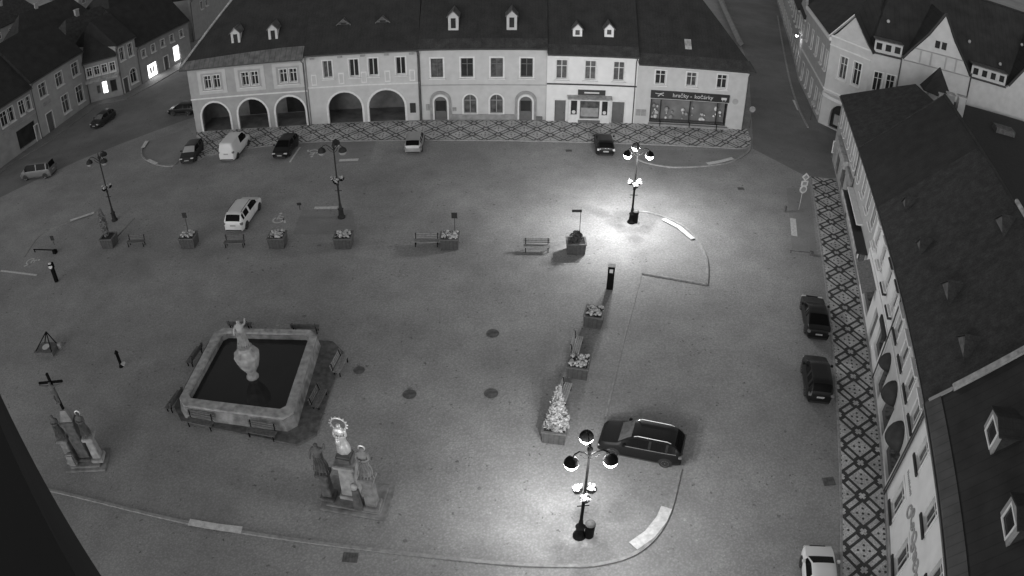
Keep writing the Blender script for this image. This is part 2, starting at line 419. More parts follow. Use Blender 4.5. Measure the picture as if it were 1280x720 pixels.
# ------------------------------------------------------------------ ground, kerbs, markings
struct('ground', MB().add([(-400,-60,0),(400,-60,0),(400,600,0),(-400,600,0)], [(0,1,2,3)]), M_ground)
def sheet(name, pts, z, m, th=None):
    b = MB()
    pts = [(p[0], p[1]) for p in pts]
    if th: b.prism(pts, z, z+th)
    else: b.add([(x,y,z) for x,y in pts], [tuple(range(len(pts)))])
    return struct(name, b, m)
def offset(pts, d):
    out = []
    for i, p in enumerate(pts):
        a = Vector(pts[max(i-1,0)][:2]); b = Vector(pts[min(i+1,len(pts)-1)][:2]); t = (b-a).normalized()
        out.append((p[0]-t.y*d, p[1]+t.x*d))
    return out
def smooth_line(pts, n=6):
    P = [Vector((p[0], p[1])) for p in pts]; out = []
    for i in range(len(P)-1):
        p0 = P[max(i-1,0)]; p1 = P[i]; p2 = P[i+1]; p3 = P[min(i+2,len(P)-1)]
        for j in range(n):
            t = j/n; out.append(.5*((2*p1)+(-p0+p2)*t+(2*p0-5*p1+4*p2-p3)*t*t+(-p0+3*p1-3*p2+p3)*t**3))
    out.append(P[-1]); return [(q.x,q.y) for q in out]
def strip(name, pts, wd, z0, z1, m):
    a = offset(pts, wd/2); b = offset(pts, -wd/2); mb = MB(); n = len(pts)
    vs = [(x,y,z0) for x,y in a]+[(x,y,z0) for x,y in b]+[(x,y,z1) for x,y in a]+[(x,y,z1) for x,y in b]; fs = []
    for i in range(n-1):
        fs += [(2*n+i, 2*n+i+1, 3*n+i+1, 3*n+i), (i,2*n+i,2*n+i+1,i+1), (n+i,n+i+1,3*n+i+1,3*n+i)]
    fs += [(0,n,3*n,2*n),(n-1,3*n-1,4*n-1,2*n-1)]
    mb.add(vs, fs); return struct(name, mb, m)
def GP(*pts): return [tuple(G(*p)[:2]) for p in pts]
def kerb(*pts, wd=.18, h=.11, sm=True):
    q = GP(*pts); return strip('kerb', smooth_line(q) if sm else q, wd, 0, h, M_kerb)
kerb((-60,590),(70,615),(240,655),(380,677),(520,694),(640,706),(700,708),(750,706),(800,689),(833,650),(850,588))
kerb((789,265),(808,266),(830,272),(855,284),(872,302),(882,322),(884,340),(883,356))
kerb((883,356),(802,342), sm=False, wd=.16)
kerb((802,342),(779,427),(757,520), sm=False, wd=.12, h=.05)
kerb((183,176),(177,187),(180,198),(196,206),(214,208),(222,203))
kerb((938,178),(935,190),(916,202),(885,207.5),(842,209.5),(812,205),(795,199))
kerb((30,322),(52,293),(88,277),(120,265), wd=.1, h=.05)
kerb((972,20),(978,55),(987,100),(998,135),(1010,160), wd=.25)
def paint_mark(*pts, wd=.45): return strip('white_marking', GP(*pts), wd, .118, .124, M_white)
paint_mark((237,654),(270,660),(303,664))
paint_mark((791,684),(812,669),(827,650),(833,636), wd=.62)
paint_mark((829,275),(848,285),(866,300))
paint_mark((184,177),(178.5,186), wd=.5); paint_mark((185,201),(196,206), wd=.5)
paint_mark((884,206),(901,203),(916,199), wd=.5)
paint_mark((88,277),(118,267), wd=.4)
def flat_mark(p, q, wd=.35): return strip('white_marking', GP(p, q), wd, .010, .014, M_white)
flat_mark((424,200.5),(448,199.5),.5); flat_mark((393,260),(422,259.5),.42)
flat_mark((1,338.5),(46,344),.25); flat_mark((991,273),(993,295),.55)
flat_mark((362,203),(375,184),.2); flat_mark((992,125),(998,138),.35)
flat_mark((279,300),(306,262),.1) if False else None
# paving sheets
sheet('parking_bay_surface', GP((417,175),(470,175),(462,203),(419,204)), .005, M_patch)
sheet('parking_bay_surface', GP((378,262),(440,262),(446,293),(366,293)), .005, M_patch)
sheet('parking_bay_surface', GP((983,235),(1012,235),(1022,322),(990,310)), .005, M_patch)
sheet('island_surface', GP((184,178),(178,188),(182,198),(196,205),(220,205),(250,180),(236,160)), .005, M_patch)
sheet('island_surface', GP((815,188),(935,188),(915,202),(885,206),(842,208),(815,205)), .005, M_patch)
M_street = ground_mat('dimmed_street_asphalt', .19, cob=False, rough=.9)  # darker ground tone stands in for the weaker light in the side streets
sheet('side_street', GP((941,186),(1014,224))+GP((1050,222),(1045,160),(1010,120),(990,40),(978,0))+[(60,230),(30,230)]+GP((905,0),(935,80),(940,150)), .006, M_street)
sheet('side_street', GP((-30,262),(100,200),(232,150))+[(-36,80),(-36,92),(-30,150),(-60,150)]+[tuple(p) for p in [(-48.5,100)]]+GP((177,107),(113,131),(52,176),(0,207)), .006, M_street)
# mosaic footways
LP = 2.612
cR = (0.784585*31, 1.279328*31)
sheet('mosaic_footway', [SN(8,11.36),SN(8,14.02),SN(68.3,14.02),SN(68.0,11.36)], .10, mosaic_mat('mosaic_right', LP, 2.6, math.pi/2-A_, cR[0], cR[1], .055, .318, .42, .235))
sheet('footway_base', [SN(8,11.22),SN(8,14.9),SN(68.4,14.9),SN(68.1,11.22)], 0, M_kerb, .096)
cB = (-0.047175*31, 2.293477*31)
front = GP((247,201),(258,195),(300,187),(345,181),(400,177),(520,175.5),(640,176),(730,178),(820,181),(890,184),(925,186),(936,184),(939,176))
sheet('mosaic_footway', front+[(25.6,73.3),(-35.9,73.3)], .10, mosaic_mat('mosaic_back', LP, 2.9, -0.0097, cB[0], cB[1], .085, .35, .43, .28))
f2 = [(x, y-.12) for x, y in front]; sheet('footway_base', f2+[(25.8,80),(-36.0,80)], 0, M_kerb, .096)
# footway along the left street
LB = [G(-40,242), G(0,205), G(52,174), G(113,129.5), G(154,119), G(177,106), G(240,70), G(300,30)]
lf = [(p.x, p.y) for p in LB]; lo_ = offset(lf, -2.6)
sheet('footway_surface', lf+lo_[::-1], 0, M_side, .09)

def disc(name, p, r, m, label, cat, group=None, sq=1.0):
    c = G(*p); o = MB().lathe([(r,0.004),(r,.03),(r*.93,.034),(r*.9,.022),(0.01,.022)], 0, 0, 20).build(name, m); o.location = (c.x, c.y, .004)
    mb = MB()
    for i in range(-2, 3): mb.box(-r*.75, r*.75, i*r*.3-.025, i*r*.3+.025, .0225, .04)
    mb.build('cover_rib', m, o)
    return tag(o, label, cat, group)
for p, l in (((616,417),'round dark manhole cover farthest up the open square, right of the fountain'),
             ((512,493),'round dark manhole cover between the fountain and the middle of the square'),
             ((614,492),'round dark manhole cover in the middle of the square, nearest the small conifer'),
             ((449,463),'round manhole cover close beside the bench at the fountain corner')):
    disc('manhole_cover', p, .42 if p[0] != 449 else .36, M_stoned, l, 'manhole cover', 'manhole covers in the square')
for p, l in (((438,697),'square dark drain grating against the long kerb'), ((1036,602),'square drain grating by the mosaic footway kerb'),
             ((711,188.5),'small dark drain grating in front of the arched-door house'), ((926,236),'small drain grating in the street mouth on the right')):
    c = G(*p); s_ = .38 if p[1] > 300 else .3
    o = MB().box(-s_,s_,-s_*.8,s_*.8,.004,.02).build('drain_grating', M_stoned); o.location = (c.x,c.y,.004)
    mb = MB()
    for i in range(5): mb.box(-s_*.9+i*s_*.4, -s_*.9+i*s_*.4+.08, -s_*.7, s_*.7, .021, .035)
    mb.build('grating_bar', M_stoned, o); tag(o, l, 'drain', 'street drains')

def wheelchair(p, sc_, rz, z=.012):
    c = G(*p); mb = MB()
    def arc(r, a0, a1, wd, n=14):
        vs = []; fs = []
        for i in range(n+1):
            a = R(a0+(a1-a0)*i/n); vs += [((r-wd)*math.cos(a),(r-wd)*math.sin(a),0),((r+wd)*math.cos(a),(r+wd)*math.sin(a),0)]
        for i in range(n): fs.append((2*i,2*i+1,2*i+3,2*i+2))
        mb.add(vs, fs)
    arc(.32, 130, 395, .05)
    def bar(a, b, wd):
        a = Vector(a); b = Vector(b); t = (b-a).normalized(); q = Vector((-t.y,t.x))*wd
        mb.add([(a-q).to_3d(), (b-q).to_3d(), (b+q).to_3d(), (a+q).to_3d()], [(0,1,2,3)])
    bar((-.08,.05),(-.05,.55),.07); bar((-.05,.15),(.3,.12),.06); bar((.3,.12),(.5,-.35),.06); bar((-.05,.38),(.22,.36),.045)
    vs = [(.1*math.cos(i*.6)-.05,.1*math.sin(i*.6)+.72,0) for i in range(10)]; mb.add(vs, [tuple(range(10))])
    o = mb.build('disabled_parking_symbol', M_white); o.location = (c.x,c.y,z); o.rotation_euler = (0,0,rz); o.scale = (sc_,sc_,1); tag(o, kind='structure')
wheelchair((348,275), 1.5, R(0)); wheelchair((392,190), 1.5, R(180)); wheelchair((38,327), 1.4, R(-80))

# ------------------------------------------------------------------ back row of houses (frame: x along the front, y into the house)
BY = 73.1
# --- three-arch arcade house
def arcade(B, w, arches, h=3.9, depth=4.0):
    M_ar = mat('shaded_vault_render', .15, .9, var=.3, scale=1)  # shade under the arches is put into this darker render
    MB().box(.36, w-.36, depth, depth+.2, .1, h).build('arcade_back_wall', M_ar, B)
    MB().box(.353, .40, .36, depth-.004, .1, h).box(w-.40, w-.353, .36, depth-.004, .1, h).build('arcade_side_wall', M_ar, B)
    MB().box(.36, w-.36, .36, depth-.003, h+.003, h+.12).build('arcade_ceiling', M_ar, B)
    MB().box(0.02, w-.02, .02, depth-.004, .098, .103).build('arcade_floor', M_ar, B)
    for a0, a1, tp in arches:
        panel('archivolt', arch(a0-.22, a1+.22, 0.11, tp+.22), [arch(a0-.005, a1+.005, 0.105, tp+.005)], .05, M_trim, B, -.05)
def arches_to_holes(arches): return [arch(a0, a1, -.01, tp) for a0, a1, tp in arches]
W1 = 14.0
b1 = thing('arcade_house', 'grey house with three arcade arches at the left end of the back row', 'house', (-35.75, 73.1, 0), R(.3))
hs = []; ar = [(1.0,4.5,3.55),(5.6,9.1,3.6),(10.1,13.5,3.6)]
for cx in (2.95, 7.55, 12.0):
    panel('window_field', rect(cx-1.75, cx+1.75, 4.62, 7.45), [rect(cx-1.32, cx+1.32, 4.98, 7.12)], .04, M_plast_pale, b1, -.04)
    for q in (-.56, .56): window(b1, cx+q, 5.25, .82, 1.55, hs, surround=.07, glass=M_glass, sill=False)
    MB().box(cx-1.25, cx+1.25, -.22, -.06, 5.0, 5.1).build('window_ledge', M_trim, b1)
panel('front_wall', rect(0, W1, 0, 8.0), hs, .35, M_plast_mid, b1, 0) if False else None
hs_a = []
panel('front_wall', [(0,0),(ar[0][0],0)]+arch(ar[0][0],ar[0][1],0,ar[0][2])[::-1][:-2]+[(ar[0][1],0),(ar[1][0],0)]+arch(ar[1][0],ar[1][1],0,ar[1][2])[::-1][:-2]+[(ar[1][1],0),(ar[2][0],0)]+arch(ar[2][0],ar[2][1],0,ar[2][2])[::-1][:-2]+[(ar[2][1],0),(W1,0),(W1,8.0),(0,8.0)], hs, .35, M_plast_mid, b1)
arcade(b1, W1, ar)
shell(b1, W1, 11, 8.0, M_plast_mid)
band(b1, -.05, W1, 4.05, 4.2, .07)
band(b1, -.25, W1+.0, 7.72, 7.98, .3, M_trim)
MB().add([(-.6,-.75,7.92),(W1,-.75,7.98),(W1,.5,9.02),(-.6,.5,8.96),(-.6,-.75,8.02),(W1,-.75,8.08),(W1,.5,9.12),(-.6,.5,9.06)],
         [(0,3,2,1),(4,5,6,7),(0,1,5,4),(1,2,6,5),(2,3,7,6),(3,0,4,7)]).build('eave_sheet', M_sheet, b1)
roof_hull('roof', b1, W1, 14, 8.0, .95, M_tile, hipl=5.4)
MB().tube([(-.5,-.5,8.3),(5.4,7.0,15.35)], .13, 6).build('ridge_tile', M_stonep, b1)
gutter(b1, -.6, W1, -.78, 7.95, pipe=W1-.2)
dormer(b1, 5.9, 1.35, 9.6, 1.05, 1.5); dormer(b1, 10.3, 1.35, 9.6, 1.05, 1.5)
for i, (x, z, w_, h_, v) in enumerate(((2.3,2.2,.9,.8,M_sign),(4.0,1.6,.6,.8,M_sign),(6.6,2.4,1.6,.5,M_plinth),(11.6,2.6,2.6,.3,M_plinth))):
    MB().box(x-w_/2, x+w_/2, 3.9, 3.997, z-h_/2, z+h_/2).build('notice_board', v, b1)
MB().box(5.5,8.5,3.93,3.998,.2,2.3).build('shop_window', M_glass, b1); MB().box(10.2,13.4,3.93,3.998,.2,2.3).build('shop_window', M_glass, b1)
# --- two-arch house
W2 = 12.05
b2 = thing('arcade_house', 'pale house with two wide arches and a stucco frieze of four windows', 'house', (-21.72, 73.35, 0), R(1.2))
hs = []
for x in (2.35, 5.2, 7.25, 10.15): window(b2, x, 5.4, 1.0, 1.95, hs, surround=.12, glass=M_glass, trans=False)
ar2 = [(2.05,5.75,3.65),(6.5,10.35,3.7)]
panel('front_wall', [(0,0),(ar2[0][0],0)]+arch(*ar2[0][:2],0,ar2[0][2])[::-1][:-2]+[(ar2[0][1],0),(ar2[1][0],0)]+arch(*ar2[1][:2],0,ar2[1][2])[::-1][:-2]+[(ar2[1][1],0),(W2,0),(W2,8.25),(0,8.25)], hs, .35, M_plast_pale, b2)
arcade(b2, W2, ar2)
shell(b2, W2, 11, 8.2, M_plast_pale)
band(b2, 0, W2, 4.32, 4.46, .08); band(b2, 0, W2, 7.85, 8.2, .18, M_plast_mid)
for x in (.75, 3.75, 6.2, 8.7, 11.3):
    panel('stucco_panel', rect(x-.3, x+.3, 4.62, 5.9), [rect(x-.2, x+.2, 4.75, 5.75)], .04, M_trim, b2, -.04)
    MB().box(x-.22, x+.22, -.22, -.02, 7.62, 7.84).build('bracket', M_plast_dim, b2)
roof_hull('roof', b2, W2, 14, 8.2, .95, M_tile)
gutter(b2, 0, W2, -.55, 8.15, pipe=W2-.1)
for x in (4.0, 8.2):
    d = dormer(b2, x, 2.0, 10.65, 1.3, .12, M_stoned, rise=.45, depth=1.0)
MB().box(.85, 1.45, 3.6, 3.6+.01, 1, 1.01).build('notice_board', M_sign, b2)
MB().box(2.6,4.9,3.9,3.99,2.9,3.3).build('shop_sign', M_sign, b2); MB().box(3.1,5.4,3.9,3.99,2.25,2.65).build('shop_sign', M_plinth, b2)
MB().box(7.2,9.2,3.9,3.99,3.0,3.3).build('shop_sign', M_plinth, b2)
nb = MB().box(10.9,11.5,-.09,-.002,1.0,2.1).build('notice_case', M_signd, b2)
# --- four-window house with arched doors
W3 = 13.15
b3 = thing('town_house', 'light house with four dark upper windows and two arched doors', 'house', (-9.68, 73.65, 0), R(-.3))
hs = []
for x in (1.85, 4.95, 8.0, 11.05): window(b3, x, 4.95, 1.25, 2.1, hs, surround=.17, glass=M_glass, frame=M_framed)
for x in (5.2, 7.95): window(b3, x, .8, 1.35, 2.15, hs, kind='arch', surround=.16, glass=M_glassc, frame=M_plast_dim, sill=False)
for x in (2.1, 11.0):
    d = door(b3, x, 1.35, 2.75, hs, kind='arch', surround=.18, glass=True)
    panel('portal', arch(x-1.12, x+1.12, 0.1, 3.4), [arch(x-.87, x+.87, 0.09, 3.08)], .12, M_plinth, b3, -.12)
panel('front_wall', rect(0, W3, 0, 8.3), hs, .35, M_plast_pale, b3)
shell(b3, W3, 11, 8.25, M_plast_pale)
band(b3, 0, W3, 4.0, 4.12, .07, M_plast_mid); band(b3, 0, W3, 7.95, 8.25, .2, M_plast_pale)
for x0, x1 in ((3.3,9.8),): MB().box(x0, x1, -.1, -.001, .1, .72).build('plinth', M_plinth, b3)
MB().box(.55,.92,-.08,-.002,1.2,1.9).build('notice_case', M_plinth, b3)
MB().box(3.35,3.75,-.08,-.002,1.1,1.5).build('letter_box', M_plinth, b3)
roof_hull('roof', b3, W3, 14, 8.25, .95, M_tile)
MB().add([(0,-.6,8.22),(W3,-.6,8.22),(W3,.25,9.05),(0,.25,9.05),(0,-.6,8.34),(W3,-.6,8.34),(W3,.25,9.17),(0,.25,9.17)],[(0,3,2,1),(4,5,6,7),(0,1,5,4),(1,2,6,5),(2,3,7,6),(3,0,4,7)]).build('eave_sheet', M_tileold, b3)
gutter(b3, 0, W3, -.62, 8.2, pipe=.05)
dormer(b3, 3.55, 1.0, 9.75, 1.05, 1.6); dormer(b3, 9.5, 1.0, 9.8, 1.05, 1.6)
MB().box(12.1,12.75,-.3,-.005,.12,.5).build('bench_box', M_wood, b3)
# --- shop house with white portal
W4 = 9.35
b4 = thing('shop_house', 'white house with three windows above a white shop portal with canopy', 'house', (3.45, 73.35, 0), R(-.6))
hs = []
for x in (1.5, 4.45, 7.4): window(b4, x, 4.9, 1.15, 2.1, hs, surround=.16, glass=M_glassc)
door(b4, 1.45, 1.15, 2.5, hs); door(b4, 7.55, 1.3, 2.5, hs, m=M_framed)
hs.append(rect(3.3, 5.7, .35, 3.05))
panel('front_wall', rect(0, W4, 0, 7.7), hs, .35, M_plast_white, b4)
shell(b4, W4, 11, 7.65, M_plast_white)
pt = panel('shop_portal', rect(2.3, 6.65, 0.1, 2.85), [rect(3.5,5.55,.55,2.6), rect(2.55,3.2,1.0,2.6), rect(5.8,6.4,1.0,2.6)], .3, M_trim, b4, -.32)
MB().box(3.5,5.55,-.1,-.06,.55,2.6).build('display_pane', M_glassc, pt)
MB().box(3.6,5.45,-.14,-.11,.75,1.75).build('shutter', M_plinth, pt)
MB().box(2.55,3.2,-.15,-.11,1.0,2.6).box(5.8,6.4,-.15,-.11,1.0,2.6).build('poster_case', M_glass, pt)
for x in (2.87, 6.1): MB().lathe([(.2,0),(.2,.02)],0,0,12).build('poster_roundel', M_sign, pt).matrix_local = Matrix.Translation((x,-.17,1.25)) @ Matrix.Rotation(R(90),4,'X')
MB().box(3.35,5.65,-.42,-.33,.12,.42).build('window_box', M_wood, pt)
MB().add([(2.15,-.01,3.05),(6.8,-.01,3.05),(6.8,-.9,2.9),(2.15,-.9,2.9),(2.15,-.01,3.13),(6.8,-.01,3.13),(6.8,-.9,2.98),(2.15,-.9,2.98)],[(0,1,2,3),(4,7,6,5),(0,4,5,1),(1,5,6,2),(2,6,7,3),(3,7,4,0)]).build('canopy', M_stonep, pt)
sg = MB().box(3.25,6.1,-.16,-.002,3.2,3.75).build('shop_sign', M_signd, b4)
for x, r in ((4.4,.5),(5.15,.3)):
    MB().box(x-r,x+r,-.19,-.162,3.4,3.56).build('sign_lettering', M_sign, sg)
band(b4, 0, W4, 4.28, 4.4, .1, M_signd); band(b4, 0, W4, 4.12, 4.26, .12, M_trim); band(b4, 0, W4, 7.4, 7.65, .2, M_trim)
roof_hull('roof', b4, W4, 14, 7.75, .95, M_tile)
MB().add([(0,-.6,7.72),(W4,-.6,7.72),(W4,.25,8.55),(0,.25,8.55),(0,-.6,7.84),(W4,-.6,7.84),(W4,.25,8.67),(0,.25,8.67)],[(0,3,2,1),(4,5,6,7),(0,1,5,4),(1,2,6,5),(2,3,7,6),(3,0,4,7)]).build('eave_sheet', M_tileold, b4)
gutter(b4, 0, W4, -.62, 7.7, pipe=W4-.2)
dormer(b4, 3.05, 1.0, 9.2, .95, .95, M_plast_white); dormer(b4, 6.3, 1.05, 9.35, .95, .95, M_plast_white)
# --- toy shop
W5 = 12.1
b5 = thing('shop_house', 'pale toy shop with a long dark sign at the right end of the back row', 'house', (12.8, 73.25, 0), R(-1.2))
hs = []
for x in (2.45, 5.8, 9.15): window(b5, x, 4.75, 1.1, 1.55, hs, surround=.12, glass=M_glass)
hs.append(rect(1.6, 10.1, .35, 3.05))
panel('front_wall', rect(0, W5, 0, 7.0), hs, .35, M_plast_pale, b5)
shell(b5, W5, 11, 6.95, M_plast_pale)
band(b5, 0, W5, 6.7, 6.95, .15, M_trim)
sh = MB().box(1.65,10.05,.9,.95,.4,3.0).build('shop_window', mat('shop_glow_backing', .17, .8, var=.25, scale=.8), b5)  # lighter backing, the glow of the shop window put into its colour
mb = MB()
for x in (1.66, 2.75, 5.95, 9.0, 10.0): mb.box(x-.06,x+.06,.1,.2,.36,3.04)
mb.box(1.6,10.1,.1,.18,.35,.43).box(1.6,10.1,.1,.18,2.97,3.04).build('window_frame', M_blk, sh)
MB().box(1.6,10.1,.36,.9,.36,.44).build('display_shelf', M_wood, sh)
random.seed(3)
for i in range(22):
    x = random.choice([random.uniform(1.9,2.5), random.uniform(2.9,5.8), random.uniform(5.9,9.6), random.uniform(6.5,9.6), 5.3]); r = random.uniform(.1,.24)
    t = MB().ball((x,.45+random.uniform(0,.2),.6+r+random.choice([0,0,.5,.9,1.3])), r, 8, 6, (1,.8,1.1), .1).ball((x+.02,.45,.6+2.1*r+.4), r*.6, 8, 5)
    t.build('display_toy', random.choice([M_sign, M_trim, M_plinth]), sh, smooth=True)
sg = MB().box(1.55,10.15,-.22,-.003,3.2,4.05).build('shop_sign', M_signd, b5)
text_mesh('sign_lettering', 'hračky -', .62, M_sign, sg, (4.93,-.235,3.64), (R(90),0,0), .006); text_mesh('sign_lettering', 'kočárky', .62, M_sign, sg, (7.28,-.235,3.64), (R(90),0,0), .006)
# small stork-like emblem strokes at the left, pram icon at the right
MB().tube([(2.0,-.24,3.8),(2.4,-.24,3.72),(2.9,-.24,3.86)], .04, 6).tube([(2.3,-.24,3.45),(2.6,-.24,3.7),(2.9,-.24,3.55)], .04, 6).build('sign_emblem', M_sign, sg)
MB().box(9.25,9.85,-.24,-.222,3.5,3.75).tube([(9.35,-.24,3.42),(9.45,-.24,3.42)],.05,6).tube([(9.65,-.24,3.42),(9.75,-.24,3.42)],.05,6).build('sign_emblem', M_sign, sg)
for (a,b_) in ((.12,.62),(.68,1.2)):
    MB().box(a,b_,-.08,-.003,1.05,1.75).build('notice_case', M_plinth, b5)
mb = MB().lathe([(.34,0),(.34,.05)],0,0,20); o = mb.build('round_plaque', M_plast_mid, b5); o.matrix_local = Matrix.Translation((10.9,-.004,3.35)) @ Matrix.Rotation(R(90),4,'X')
# steps and low wall in front of the display windows
MB().box(1.5,10.3,-.45,-.01,.0,.32).build('shop_step', M_plinth, b5)
mb = MB()
for x in (2.72,5.95,9.0): mb.tube([(x,-.5,.1),(x,-.5,.75)], .05, 6)
mb.build('step_post', M_iron, b5)
roof_hull('roof', b5, W5, 14, 7.05, .95, M_tile, hipr=5.5)
MB().add([(0,-.6,7.0),(W5+.6,-.6,7.0),(W5,.35,7.9),(0,.35,7.9),(0,-.6,7.12),(W5+.6,-.6,7.12),(W5,.35,8.02),(0,.35,8.02)],[(0,3,2,1),(4,5,6,7),(0,1,5,4),(1,2,6,5),(2,3,7,6),(3,0,4,7)]).build('eave_sheet', M_tileold, b5)
gutter(b5, 0, W5+.5, -.62, 6.98, pipe=W5-.05)
sk = MB().add([(5.0,.9,8.6),(5.7,.9,8.6),(5.7,1.7,9.36),(5.0,1.7,9.36),(5.0,.9,8.75),(5.7,.9,8.75),(5.7,1.7,9.51),(5.0,1.7,9.51)],[(0,3,2,1),(4,5,6,7),(0,1,5,4),(1,2,6,5),(2,3,7,6),(3,0,4,7)]).build('roof_window', M_stonep, b5)
# arched niche sign / A-board by the toy shop corner
a = G(919,158)
ab = thing('pavement_board', 'dark arched pavement board with a pale poster by the toy shop corner', 'board', (a.x,a.y-.2,.1), R(-15))
panel('board_frame', arch(-.5,.5,0,1.75), [rect(-.36,.36,.25,1.3)], .08, M_signd, ab, 0)
MB().box(-.36,.36,.02,.05,.25,1.3).build('poster', M_stonep, ab); MB().ball((0,-.01,.9),.18,8,6,(1,.15,1.3)).build('poster_figure', M_sign, ab)
MB().tube([(-.4,.06,1.2),(-.4,.6,0)],.03,6).tube([(.4,.06,1.2),(.4,.6,0)],.03,6).build('leg', M_signd, ab)

# ------------------------------------------------------------------ houses along the left street
def row_house(label, p0, p1, depth, h, wall, wins, roofm=None, hipl=0, hipr=0, k=.8, name='town_house', extra=None, ridge=None):
    p0 = Vector((p0[0],p0[1])); p1 = Vector((p1[0],p1[1])); d = p1-p0; w_ = d.length
    B = thing(name, label, 'house', (p0.x,p0.y,0), math.atan2(d.y,d.x))
    hs = []
    for wv in wins:
        kind, fx = wv[0], wv[1]*w_
        if kind == 'w': window(B, fx, wv[2], wv[3], wv[4], hs, glass=M_glass, surround=.12, **(wv[5] if len(wv) > 5 else {}))
        elif kind == 'd': door(B, fx, wv[2], wv[3], hs)
        elif kind == 's':   # shop opening lit or dark
            ww, z0, hh, gm = wv[2:6]; hs.append(rect(fx-ww/2, fx+ww/2, z0, z0+hh))
            f = panel('shop_window', rect(fx-ww/2+.003, fx+ww/2-.003, z0+.003, z0+hh-.003), [rect(fx-ww/2+.08, fx+ww/2-.08, z0+.08, z0+hh-.08)], .08, M_framed, B, .1)
            MB().box(fx-ww/2+.02, fx+ww/2-.02, .2, .24, z0+.02, z0+hh-.02).build('pane', gm, f)
    panel('front_wall', rect(0,w_,0,h), hs, .3, wall, B)
    shell(B, w_, depth, h, wall, .3)
    roof_hull('roof', B, w_, depth, h, k, roofm or M_tile, hipl=hipl, hipr=hipr, ridge=ridge)
    band(B, 0, w_, h-.25, h-.02, .2, M_plast_dim)
    gutter(B, 0, w_, -.55, h-.02, pipe=.1)
    return B, w_
P = lambda i: (LB[i].x, LB[i].y)
B, w_ = row_house('weathered house at the far left edge with a wide dark shopfront', P(0), P(2), 12, 7.4, M_plast_dim,
    [('w',.62,4.7,1.3,1.9),('w',.70,4.7,1.3,1.9),('w',.86,4.7,1.2,1.9),('w',.93,4.7,1.2,1.9),('s',.84,3.6,.5,2.6,M_glass),('w',.3,4.7,1.2,1.9),('d',.97,.7,2.3),('w',.45,4.7,1.2,1.9)], k=.9)
band(B, w_*.55, w_, 3.75, 3.95, .15, M_plast_dim)
B, w_ = row_house('pale two-storey house with large dark windows on the left street', P(2), P(3), 12, 8.0, M_plast_mid,
    [('w',.2,5.2,1.5,1.9),('w',.52,5.2,1.5,1.9),('w',.84,5.2,1.5,1.9),('d',.22,1.3,2.7),('w',.55,1.1,1.5,2.5),('w',.84,1.1,1.5,2.5)], k=.9)
MB().box(w_*.16,w_*.3,-.06,-.002,3.9,4.4).build('wall_plaque', M_plinth, B)
g3 = [Vector(P(3)), Vector(P(4)), Vector(P(5)), Vector(P(6))]
B, w_ = row_house('low house with a small lit shop window on the left street', g3[0], g3[1], 10, 6.2, M_plast_dim,
    [('w',.14,4.0,.8,1.3),('w',.37,4.0,.8,1.3),('w',.6,4.0,.8,1.3),('w',.84,4.0,.8,1.3),('s',.52,.9,.9,1.9,M_shoplit),('s',.33,.5,1.2,1.2,M_glassc),('s',.78,1.0,.9,1.8,M_glass)] if True else [], k=.7)
MB().add([(0,-.02,3.6),(w_,-.02,3.6),(w_,-.9,3.2),(0,-.9,3.2),(0,-.02,3.7),(w_,-.02,3.7),(w_,-.9,3.3),(0,-.9,3.3)],[(0,1,2,3),(4,7,6,5),(0,4,5,1),(1,5,6,2),(2,6,7,3),(3,7,4,0)]).build('shop_canopy', M_stonep, B)
B, w_ = row_house('tall narrow house with an arched ground-floor window on the left street', g3[1], g3[2], 10, 7.5, M_plast_mid,
    [('w',.28,5.0,.85,1.9),('w',.72,5.0,.85,1.9),('w',.68,.9,1.3,2.2,{'kind':'arch'}),('d',.25,.95,2.3)], k=.7)
d = (g3[3]-g3[2])
B, w_ = row_house('long low house with two brightly lit shop windows on the left street', g3[2], g3[3], 11, 5.9, M_plast_dim,
    [('w',.12,3.9,.8,1.1),('w',.3,3.9,.8,1.1),('w',.48,3.9,.8,1.1),('w',.66,3.9,.8,1.1),('w',.85,3.9,.8,1.1),('s',.24,2.2,.12,2.2,M_shoplit),('s',.72,1.5,.5,2.5,M_shoplit),('d',.5,1.0,2.2)], k=1.0)
MB().box(w_*.24-.5,w_*.24-.1,.15,.18,.8,1.7).box(w_*.24+.15,w_*.24+.45,.15,.18,.8,2.0).build('display_figure', M_plinth, B)
for fx in (.24,.72):
    c = g3[2].lerp(g3[3], fx); nrm = Vector((d.y,-d.x)).normalized()
    l = bpy.data.lights.new('shop_window_light','AREA'); l.energy = 60; l.size = 1.6; lo = bpy.data.objects.new('shop_window_light', l); C.objects.link(lo)
    lo.location = (c.x+nrm.x*.3, c.y+nrm.y*.3, 1.9); lo.rotation_euler = Vector((nrm.x,nrm.y,-.5)).to_track_quat('-Z','Y').to_euler()
# house closing the view beyond the left street
row_house('pale house with paired windows closing the far end of the left street', G(243,52), G(300,8), 10, 7.6, M_plast_mid,
    [('w',.2,4.6,.9,1.4),('w',.3,4.6,.9,1.4),('w',.6,4.6,.9,1.4),('w',.7,4.6,.9,1.4)], k=.8)
